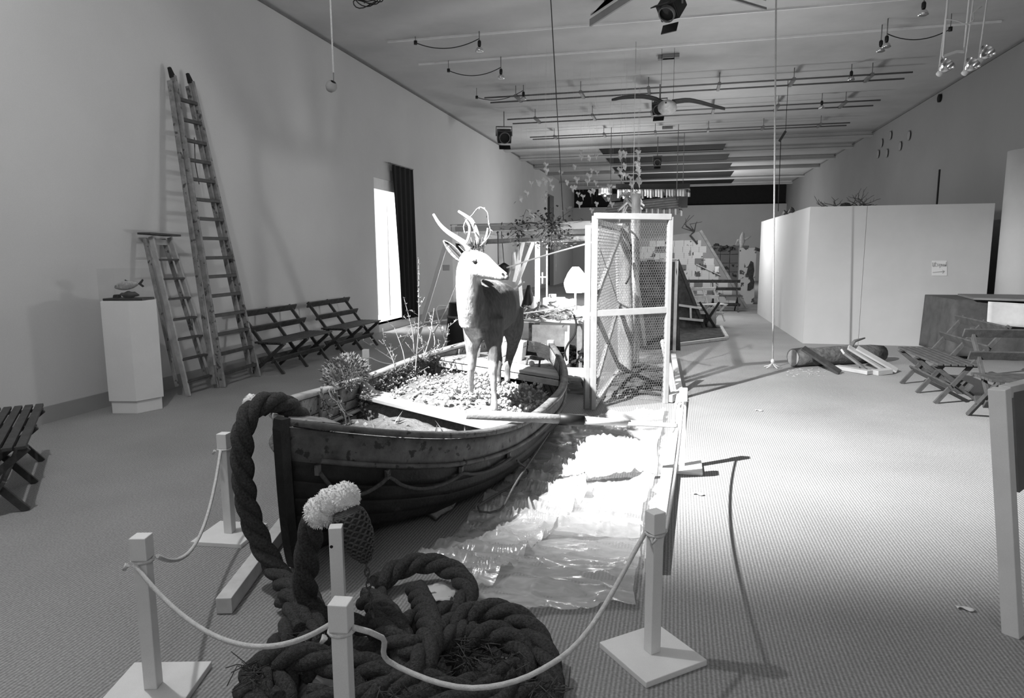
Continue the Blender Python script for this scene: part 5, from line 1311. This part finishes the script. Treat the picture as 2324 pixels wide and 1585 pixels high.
# dim newspaper wall behind
Yd = 24.5
dw = thing('newspaper_wall', 'dim wall of old newspapers and rubbish behind the gable', 'wall panel', V((1.8, Yd, 0)))
x0_, x1_ = at(1590, 600, Yd).x, at(1680, 600, Yd).x; zt = at(1650, 572, Yd).z
MB().lohi((x0_, Yd, 0), (x1_, Yd + .08, zt)).build('backing', M['soil'], dw)
for i in range(5):
    for j in range(6):
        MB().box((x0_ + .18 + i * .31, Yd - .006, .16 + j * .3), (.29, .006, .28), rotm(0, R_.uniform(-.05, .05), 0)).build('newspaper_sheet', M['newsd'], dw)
heap('rubbish_heap', 'dark rubbish heaped on top of the dim newspaper wall', (x0_ + x1_) / 2, Yd + .05, zt, .9, .1, 26, M['soil'], 9, 'rubbish', .05, .2)
# newspaper covered pillar with dark figure
pl0 = V((2.12, 22.2, 0)); pw = .48; phh = 1.72
pi_ = thing('newspaper_pillar', 'square pillar pasted with bright newspaper and a dark figure shape', 'pillar', pl0)
MB().lohi((pl0.x - pw / 2, 22.0, 0), (pl0.x + pw / 2, 22.4, phh)).build('core', M['board'], pi_)
for j in range(6):
    for i in range(2):
        MB().box((pl0.x - pw / 4 + i * pw / 2, 21.994 - .003 * ((i + j) % 2), .145 + j * .285), (pw / 2 + .01, .006, .29), rotm(0, R_.uniform(-.04, .04), 0)).build('newspaper_sheet', M['newsb'], pi_)
def PP(px, py): return at(px, py, 21.98)
MB().prism([PP(x, y) for x, y in ((1696, 660), (1697, 645), (1703, 640), (1700, 628), (1694, 622), (1698, 605), (1704, 592), (1710, 596), (1712, 615), (1709, 630), (1713, 640), (1710, 655), (1702, 660))], (0, .008, 0)).build('dark_figure', M['soil'], pi_)
fg = thing('small_figure', 'small pale winged figure standing on the newspaper pillar', 'figure', V((1.98, 22.2, phh)))
c = V((1.95, 22.2, phh)); b = MB()
b.loft([(c + V((0, 0, .0)), X_ * .06, V((0, .06, 0))), (c + V((0, 0, .06)), X_ * .05, V((0, .05, 0))), (c + V((.01, 0, .2)), X_ * .09, V((0, .07, 0))), (c + V((0, 0, .34)), X_ * .06, V((0, .05, 0))), (c + V((.02, 0, .42)), X_ * .05, V((0, .05, 0))), (c + V((.02, 0, .48)), X_ * .02, V((0, .02, 0)))], 10).build('body', M['feather'], fg)
MB().loft([(c + V((.04, 0, .24)), V((0, 0, .05)), V((0, .02, 0))), (c + V((.18, 0, .3)), V((0, 0, .04)), V((0, .015, 0))), (c + V((.26, 0, .34)), V((0, 0, .015)), V((0, .01, 0)))], 8).build('wing', M['feather'], fg)
MB().loft([(c + V((-.04, 0, .24)), V((0, 0, .06)), V((0, .02, 0))), (c + V((-.14, 0, .2)), V((0, 0, .05)), V((0, .015, 0))), (c + V((-.18, 0, .1)), V((0, 0, .02)), V((0, .01, 0)))], 8).build('wing', M['feather'], fg)

# ------------------------------------------------------------------ hanging racks at the back
Yr_ = 22.0
rk = thing('paper_rack', 'black hanging beam with ragged strips of paper across the far hall', 'rack', at(1470, 430, Yr_))
a, c = at(1398, 424, Yr_), at(1566, 423, Yr_)
MB().bar(a, c, .12, .16).build('beam', M['black'], rk)
for k in range(34):
    px = 1358 + k * 6.15
    if 1385 < px < 1400: continue
    h_ = R_.uniform(14, 22); pt_ = at(px, 429 if px > 1398 else 424, Yr_ - .07)
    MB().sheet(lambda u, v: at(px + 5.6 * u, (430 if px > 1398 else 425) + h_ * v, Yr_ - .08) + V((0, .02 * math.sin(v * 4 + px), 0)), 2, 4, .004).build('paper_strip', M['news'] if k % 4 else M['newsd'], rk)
a2, c2 = at(1356, 423, Yr_), at(1400, 424, Yr_); MB().bar(a2, c2, .05, .05).build('beam', M['board'], rk)
MB().prism([at(1362, 440, Yr_ + .05), at(1410, 440, Yr_ + .05), at(1408, 455, Yr_ + .05), at(1375, 458, Yr_ + .05)], (0, .04, 0)).build('black_cloth', M['blackcloth'], rk)
for px in (1410, 1550): 
    p = at(px, 420, Yr_); MB().tube([p, V((p.x, p.y, ZC))], .01, 5).build('hanger', M['pipe'], rk)
r2 = thing('plank_rack', 'sloping slatted canopy of old planks hanging under the paper rack', 'canopy', at(1450, 470, 20.6))
for k in range(9):
    t = k / 8; a = at(1368 + 14 * t, 490 - 26 * t, 20.6 + .5 * t); c = at(1545 + 0 * t, 470 - 22 * t, 20.2 + .5 * t)
    MB().bar(a, c, .12, .03, (0, -.5, 1)).build('plank', M['timberd'] if k % 2 else M['board'], r2)
for k in range(22):
    px = 1452 + k * 4.4; h_ = R_.uniform(8, 18)
    MB().sheet(lambda u, v: at(px + 4 * u, 474 + h_ * v, 20.1), 1, 3, .004).build('paper_strip', M['newsd'] if k % 3 else M['news'], r2)
MB().lohi(at(1540, 462, 20.2) - V((.0, 0, .12)), at(1556, 450, 20.2) + V((.06, .1, .05))).build('end_box', M['black'], r2)
for px in (1385, 1535): p = at(px, 468, 20.6); MB().tube([p, V((p.x, p.y, ZC))], .01, 5).build('hanger', M['pipe'], r2)
# pale bundle hanging over the cage
bd = thing('hanging_bundle', 'pale bundle of cloth and branches hanging over the wire cage', 'bundle', at(1425, 470, 12.5))
for k in range(26):
    c = at(1412 + R_.uniform(0, 38), 430 + R_.uniform(0, 50), 12.5 + R_.uniform(-.2, .2)); d = V((R_.uniform(-1, 1), R_.uniform(-.4, .4), R_.uniform(-1, .3))).normalized(); sd, u2 = frame(d)
    MB().sheet(lambda u, v: c + d * (.22 * u) + sd * (.07 * (v - .5) * math.sin(2.6 * u + .4)) + u2 * .02 * math.sin(6 * v), 4, 3, .004).build('cloth_scrap', M['paper'], bd)
MB().bar(at(1449, 435, 12.5), at(1444, 486, 12.5), .06, .06, (0, 1, 0)).build('white_post', M['white'], bd)
p = at(1437, 432, 12.5); MB().tube([p, V((p.x, p.y, ZC))], .005, 5).build('thread', M['cord'], bd)

# ------------------------------------------------------------------ paper leaves on threads
def make_leaf():
    t = thing_local('paper_leaf', 'small crumpled white paper leaf hanging on a thread among many others', 'paper leaf', 'paper leaves hanging on threads')
    b = MB(); R_ = random.Random(3); vs = []; n = 9
    for j in range(n):
        a = 2 * math.pi * j / n; r = .046 * (1 + .28 * math.sin(3 * a + .5) + .35 * R_.uniform(-1, 1)); vs.append(V((r * math.cos(a), .025 * math.sin(2 * a), r * 1.2 * math.sin(a))))
    c = V((0, -.03, 0)); c2 = V((0, .0, 0)); V_ = vs + [c] + [v + V((0, .008, 0)) for v in vs] + [V((0, -.022, 0))]
    fs = [(j, (j + 1) % n, n) for j in range(n)] + [((j + 1) % n + n + 1, j + n + 1, 2 * n + 1) for j in range(n)] + [(j + n + 1, (j + 1) % n + n + 1, (j + 1) % n, j) for j in range(n)]
    b.add(V_, fs).build('paper', M['paper'], t)
    MB().tube([(0, 0, .05), (0, 0, 1.0)], .0007, 3).build('thread', M['cord'], t)
    return t
LP = [(1408, 348), (1418, 349), (1408, 361), (1448, 347), (1450, 358), (1447, 370), (1448, 380), (1449, 390), (1450, 398), (1449, 410), (1446, 375), (1450, 405), (1451, 418),
      (1343, 387), (1337, 401), (1333, 413), (1309, 408), (1287, 414), (1300, 428), (1306, 425), (1312, 441), (1323, 447), (1315, 464), (1253, 425), (1238, 438), (1237, 452), (1248, 411),
      (1237, 412), (1220, 414), (1205, 417), (1224, 416), (1383, 424), (1381, 452), (1389, 464), (1354, 463), (1340, 438), (1347, 434), (1343, 478), (1431, 405), (1435, 418), (1433, 422),
      (1413, 398), (1420, 399), (1407, 387), (1391, 388), (1355, 392), (1273, 393), (1240, 388), (1352, 415), (1319, 358), (1337, 358), (1304, 379), (1239, 375), (1203, 480), (1183, 450), (1208, 492),
      (1195, 440), (1418, 377), (1353, 355), (1318, 345)]
lf0 = make_leaf(); R_ = random.Random(17)
for k, (px, py) in enumerate(LP):
    Y = 13.0 + 3.5 * R_.random() if px > 1260 else 12 + 2 * R_.random(); p = at(px, py, Y); sc = R_.uniform(.85, 1.35)
    o = lf0 if k == 0 else dup(lf0, lf0['label'], p)
    place(o, p, R_.uniform(-.8, .8), sc)
    o['label'] = ('small white paper leaf in the dense vertical string above the wire cage' if px > 1438 else 'small white paper leaf hanging on a thread over the hut before the far left wall' if px < 1262 else 'small white paper leaf hanging loose on a thread left of the dense string' if px > 1360 else 'small white paper leaf hanging on a thread between hut and far beams')
    for ch in o.children:
        if ch.name.startswith('thread'): ch.scale = (1, 1, max(.1, (ZC - p.z) / sc))

# ------------------------------------------------------------------ hanging bird
Yb_ = 13.0; bc = at(1512, 238, Yb_)
bi = thing('hanging_bird', 'stuffed sea bird with long spread dark wings hanging from the ceiling', 'bird', bc)
MB().loft([(bc + V((0, -.28, -.02)), X_ * .03, Z_ * .03), (bc + V((0, -.2, -.02)), X_ * .07, Z_ * .07), (bc + V((.02, -.05, -.05)), X_ * .17, Z_ * .13), (bc + V((.02, .1, -.04)), X_ * .17, Z_ * .12), (bc + V((.02, .3, .0)), X_ * .09, Z_ * .06), (bc + V((.02, .48, .02)), X_ * .08, Z_ * .02)], 16).build('body', M['feather'], bi)
MB().loft([(bc + V((0, -.28, -.02)), X_ * .016, Z_ * .016), (bc + V((0, -.38, -.04)), X_ * .006, Z_ * .008)], 8).build('beak', M['black'], bi)
for pts in (((1508, 232), (1490, 222), (1462, 216), (1430, 217), (1405, 220), (1388, 225)), ((1525, 230), (1545, 227), (1565, 226), (1590, 231), (1615, 238), (1645, 246))):
    P = smooth_path([at(x, y, Yb_) for x, y in pts], .06); n = len(P)
    def wing(u, v):
        i = min(n - 1, int(u * (n - 1) + .5)); w_ = .24 * (1 - .75 * u) * (1 if u < .97 else .4); return P[i] + V((0, -.08 + w_ * v + .06 * u, -.03 * v * v))
    MB().sheet(wing, n - 1, 5, -.014).build('wing', M['featherd'], bi)
for dx in (-.1, .12): MB().tube([bc + V((dx, .05, .03)), V((bc.x + dx, bc.y + .05, ZC))], .003, 4).build('thread', M['cable'], bi)

# ------------------------------------------------------------------ theatre spotlights and lamps under the ceiling
def spot_fixture(label, p, aim, s=1.0, m='black', hang=True):
    p = V(p); t = thing('spotlight', label, 'spotlight', p); d = (V(aim) - p).normalized(); sd, u2 = frame(d)
    RM = Matrix((sd, u2, d)).transposed()
    bd_ = MB().box(p, (.24 * s, .2 * s, .26 * s), RM).build('housing', M[m], t, .01)
    MB().lathe(p + d * .13 * s, [(.1 * s, 0), (.1 * s, .04 * s), (.085 * s, .04 * s)], 16, RM, False).build('lens_ring', M['pipe'], t)
    MB().bar(p + d * .15 * s + u2 * .13 * s, p + d * .26 * s + u2 * .17 * s, .2 * s, .01, u2).build('barn_door', M[m], t)
    MB().bar(p + d * .15 * s - u2 * .13 * s, p + d * .26 * s - u2 * .17 * s, .2 * s, .01, u2).build('barn_door', M[m], t)
    MB().tube([p + sd * .14 * s, p + sd * .14 * s + V((0, 0, .16 * s)), p - sd * .14 * s + V((0, 0, .16 * s)), p - sd * .14 * s], .012 * s, 6).build('yoke', M['pipe'], t)
    if hang: MB().tube([p + V((0, 0, .16 * s)), V((p.x, p.y, ZC))], .012, 6).build('hanger', M['pipe'], t)
    return t
spot_fixture('black spotlight with open flaps hanging near the left wall ceiling edge', at(1144, 309, 17.6), (-1.5, 9, 1), 1.45)
spot_fixture('black spotlight hanging just below the bird', at(1497, 244, 15.7), (-1.2, 8.5, 1), 1.15)
spot_fixture('black spotlight at the top edge of the picture', at(1524, 14, 8.2), (-1.6, 5.5, 1), .95)
spot_fixture('dim spotlight hanging before the far white beams', at(1492, 366, 22.6), (-.5, 14, 1), 1.0)
spot_fixture('spotlight above the bow, out of the picture', V(MAIN) + V((-.35, -.45, .40)), (.6, 6.7, 0), 1.0)
for (x, y, z, lab) in ((-2.0, -2.5, 4.95, 'left'), (2.6, -1.5, 4.95, 'right')):
    t = thing('added_pendant_shade', 'added unlit pendant shade behind the viewer on the %s' % lab, 'lamp', (x, y, z)); MB().lathe((x, y, z - .0), [(.02, .2), (.2, .05), (.22, 0)], 20, None, False).build('shade', M['white'], t); MB().tube([(x, y, z + .2), (x, y, ZC)], .01).build('cable', M['cable'], t)  # unseen pendant shades added to go with the fill lights
def bulb_lamp(label, px, py, Y, swag=None):
    p = at(px, py, Y); t = thing('clip_lamp', label, 'lamp', p)
    MB().tube([p + V((0, 0, .05)), V((p.x, p.y, ZC))], .008, 5).build('stem', M['pipe'], t)
    MB().lathe(p, [(.02, .09), (.03, .07), (.03, .02), (.025, .0)], 10).build('socket', M['black'], t)
    MB().lathe(p, [(.02, .0), (.055, -.04), (.07, -.08), (.05, -.09)], 12).build('reflector_bulb', M['chrome'], t)
    if swag:
        q = at(*swag, Y); MB().tube(smooth_path(sag(p + V((0, 0, .12)), q, .12), .08), .008, 5).build('cable', M['cable'], t); MB().lathe(q - V((0, 0, .03)), [(.03, 0), (.03, .06)], 8).build('plug', M['black'], t)
        MB().tube([q, V((q.x, q.y, ZC))], .006, 5).build('cable_hook', M['pipe'], t)
    return t
bulb_lamp('small reflector lamp with a drooping cable, nearest on the left ceiling', 1088, 105, 11.3, (943, 97))
bulb_lamp('small reflector lamp with a drooping cable, second on the left ceiling', 1137, 168, 12.8, (1018, 160))
bulb_lamp('small lamp holder on the ceiling pipes over the doorway', 1188, 218, 15.0, (1082, 221))
bulb_lamp('small reflector lamp with a drooping cable on the right ceiling', 2012, 95, 12.3, (2157, 66))
bulb_lamp('small lamp left of the drooping cable on the right ceiling', 1999, 105, 12.6)
bulb_lamp('small lamp at the top edge of the right ceiling', 2096, 20, 10.9)
bulb_lamp('small lamp clipped to the pipes right of the hanging bird', 1932, 172, 15.0)
bulb_lamp('small lamp clipped to the second pipes right of the hanging bird', 1865, 238, 17.5)
# three shiny reflector lamps on a hanging bar
for k, (px, py, lab) in enumerate(((2145, 152, 'left'), (2203, 150, 'middle'), (2237, 122, 'right'))):
    p = at(px, py, 9.6); t = thing('reflector_lamp', '%s of three shiny reflector lamps on ropes at the upper right' % lab, 'lamp', p)
    RM = rotm(.9, .5, 0)
    MB().lathe(p, [(.03, -.06), (.06, -.03), (.085, .03), (.09, .05)], 18, RM, False).build('reflector', M['chrome'], t)
    MB().lathe(p, [(.035, -.12), (.035, -.05)], 12, RM).build('socket', M['ped'], t)
    MB().tube([p - RM @ V((0, 0, .12)), V((p.x, p.y, ZC))], .01, 6).build('rope', M['ped'], t)
pA, pB = at(2140, 128, 9.6), at(2170, 118, 9.4)
MB().tube([pA, V((pA.x + .0, pA.y, ZC))], .012, 6)
tb_ = thing('hanging_bar', 'pale bar slung on two ropes beside the shiny lamps', 'bar', pA)
MB().bar(pA, at(2172, 117, 9.6), .03, .03).build('bar', M['ped'], tb_); MB().tube([pA, at(2156, -60, 9.2)], .012, 6).build('rope', M['ped'], tb_); q = at(2188, 118, 9.6); MB().tube([q, at(2206, -60, 9.2)], .012, 6).build('rope', M['ped'], tb_); MB().tube(smooth_path([at(2146, 44, 9.4), at(2170, 47, 9.4), at(2195, 55, 9.4), at(2210, 44, 9.4), at(2208, 30, 9.4), at(2228, 15, 9.4)], .06), .006, 5).build('tie_cord', M['ped'], tb_)
MB().bar(at(2172, 117, 9.6), q, .025, .025).build('bar', M['ped'], tb_)
# pendant ball lamp over the left
p = at(752, 196, 7.0); t = thing('pendant_ball', 'round grey lamp shade hanging on a pale rope before the left wall', 'lamp', p)
MB().lathe(p, [(.001, -.065), (.035, -.055), (.06, -.02), (.062, .01), (.045, .045), (.03, .055)], 18, rotm(.3, .7, 0), False).build('shade', M['base'], t)
MB().lathe(p, [(.001, -.03), (.035, -.01), (.035, .03), (.02, .045)], 14, rotm(.3, .7, 0)).build('dark_inside', M['black'], t)
MB().tube([p + V((.03, 0, .05)), p + V((.03, 0, .14))], .006).build('hook', M['pipe'], t)
MB().tube([p + V((.03, 0, .14)), V((p.x + .03, p.y, ZC))], .010, 6).build('rope', M['cord'], t)
# hanging lines
def line(label, a, b__, r, m, name='hanging_line'):
    return tag(MB().tube([a, b__], r, 6).build(name, M[m]), label, 'line')
a = at(1250, 0, 8.4); c = at(1277, 470, 11.0); d = (a - c); e_ = c + d * ((ZC - c.z) / d.z); line('thin dark wire running from the ceiling down to the hut', e_, at(1279, 505, 11.2), .006, 'cable')
bt_ = V((1.34, 9.86, 0)); tpz = at(1757, 40, 9.9)
hr = thing('hanging_rope', 'pale rope hanging from the ceiling to the carpet with a knot at its foot', 'rope', bt_)
MB().tube([up3(bt_, .1), V((tpz.x, tpz.y, ZC))], .011, 6).build('rope', M['cord'], hr)
MB().lathe(up3(bt_, .09), [(.008, -.035), (.026, -.01), (.026, .02), (.008, .04)], 8).build('knot', M['cord'], hr)
for k in range(5):
    a = k * 1.3; MB().tube([up3(bt_, .07), up3(bt_, .03) + V((.05 * math.cos(a), .05 * math.sin(a), 0)), bt_ + V((.12 * math.cos(a), .1 * math.sin(a), .008))], .008, 5).build('frayed_end', M['cord'], hr)
w0 = at(1772, 318, 16.0); t = thing('hanging_stick', 'short dark stick hanging on a wire before the right ceiling', 'stick', w0)
MB().bar(at(1768, 322, 16), at(1783, 298, 16), .05, .05).build('stick', M['benchw'], t); MB().tube([w0, at(1766, 480, 16)], .008, 5).build('wire', M['cable'], t); MB().tube([at(1783, 298, 16), V((at(1783, 298, 16).x, 16, ZC))], .006, 5).build('hanger', M['cable'], t)
# pale leaves pinned on the right wall, cable coil and vents on the ceiling
for k, (px, py) in enumerate(((2000, 325), (2062, 308), (2042, 332), (1992, 350), (2012, 348), (2020, 308))):
    c = onx(px, py, XR - .03); tag(MB().lathe(c, [(.1, -.004), (.13, 0), (.1, .006)], 9, rotm(0, H, 0)).build('wall_disc', M['base']), 'pale round leaf fixed high on the right wall', 'leaf', 'pale leaves on the right wall')
c = fl(827, 8, 5.05); b = MB()
for k in range(4):
    b.tube([c + V((.16 * math.cos(a) + .04 * k, .1 * math.sin(a), .03 * math.sin(2 * a + k) + .02 * k)) for a in [j * math.pi / 8 for j in range(16)]], .008, 5, True)
b.tube([c, V((c.x, c.y, ZC))], .006, 5)
tag(b.build('cable_coil', M['cable']), 'coil of black cable hanging at the top of the left ceiling', 'cable')
for k, (px, py) in enumerate(((1512, 130), (1523, 128), (1515, 290), (1520, 328))):
    c = fl(px, py, 5.16); tag(MB().box(c, (.30, .12, .07)).build('ceiling_fitting', M['pipe']), 'small dark fitting on the ceiling, number %s from the viewer' % ['two', 'one', 'three', 'four'][k], 'fitting', 'ceiling fittings')
for k, (px, py) in enumerate(((2132, 223), (1985, 408 - 190), (1828, 366))):
    c = onx(px, py, XR - .03); tag(MB().lathe(c, [(.09, -.02), (.09, .02), (.06, .03)], 14, rotm(0, -H, 0)).build('wall_disc', M['dark']), 'dark round fitting high on the right wall, %s' % ['nearest', 'middle', 'farthest'][k], 'fitting')
# few scraps on the carpet
R_ = random.Random(77)
for k, (px, py) in enumerate(((1722, 932), (2190, 1382), (1585, 1062 + 60), (1100, 1432 + 20))):
    c = fl(px, py, .006); tag(MB().sheet(lambda u, v: c + V(((u - .5) * .07, (v - .5) * .025 + .01 * math.sin(u * 6), .004 * math.sin(7 * u + 3 * v) + .004)), 6, 3, .002).build('paper_scrap', M['paper']), 'white scrap on the carpet, %s' % ['beyond the far right hand post', 'in the lower right', 'beside the right hand post shadow', 'by the lower edge of the rope heap'][k], 'paper', 'scraps on the carpet')
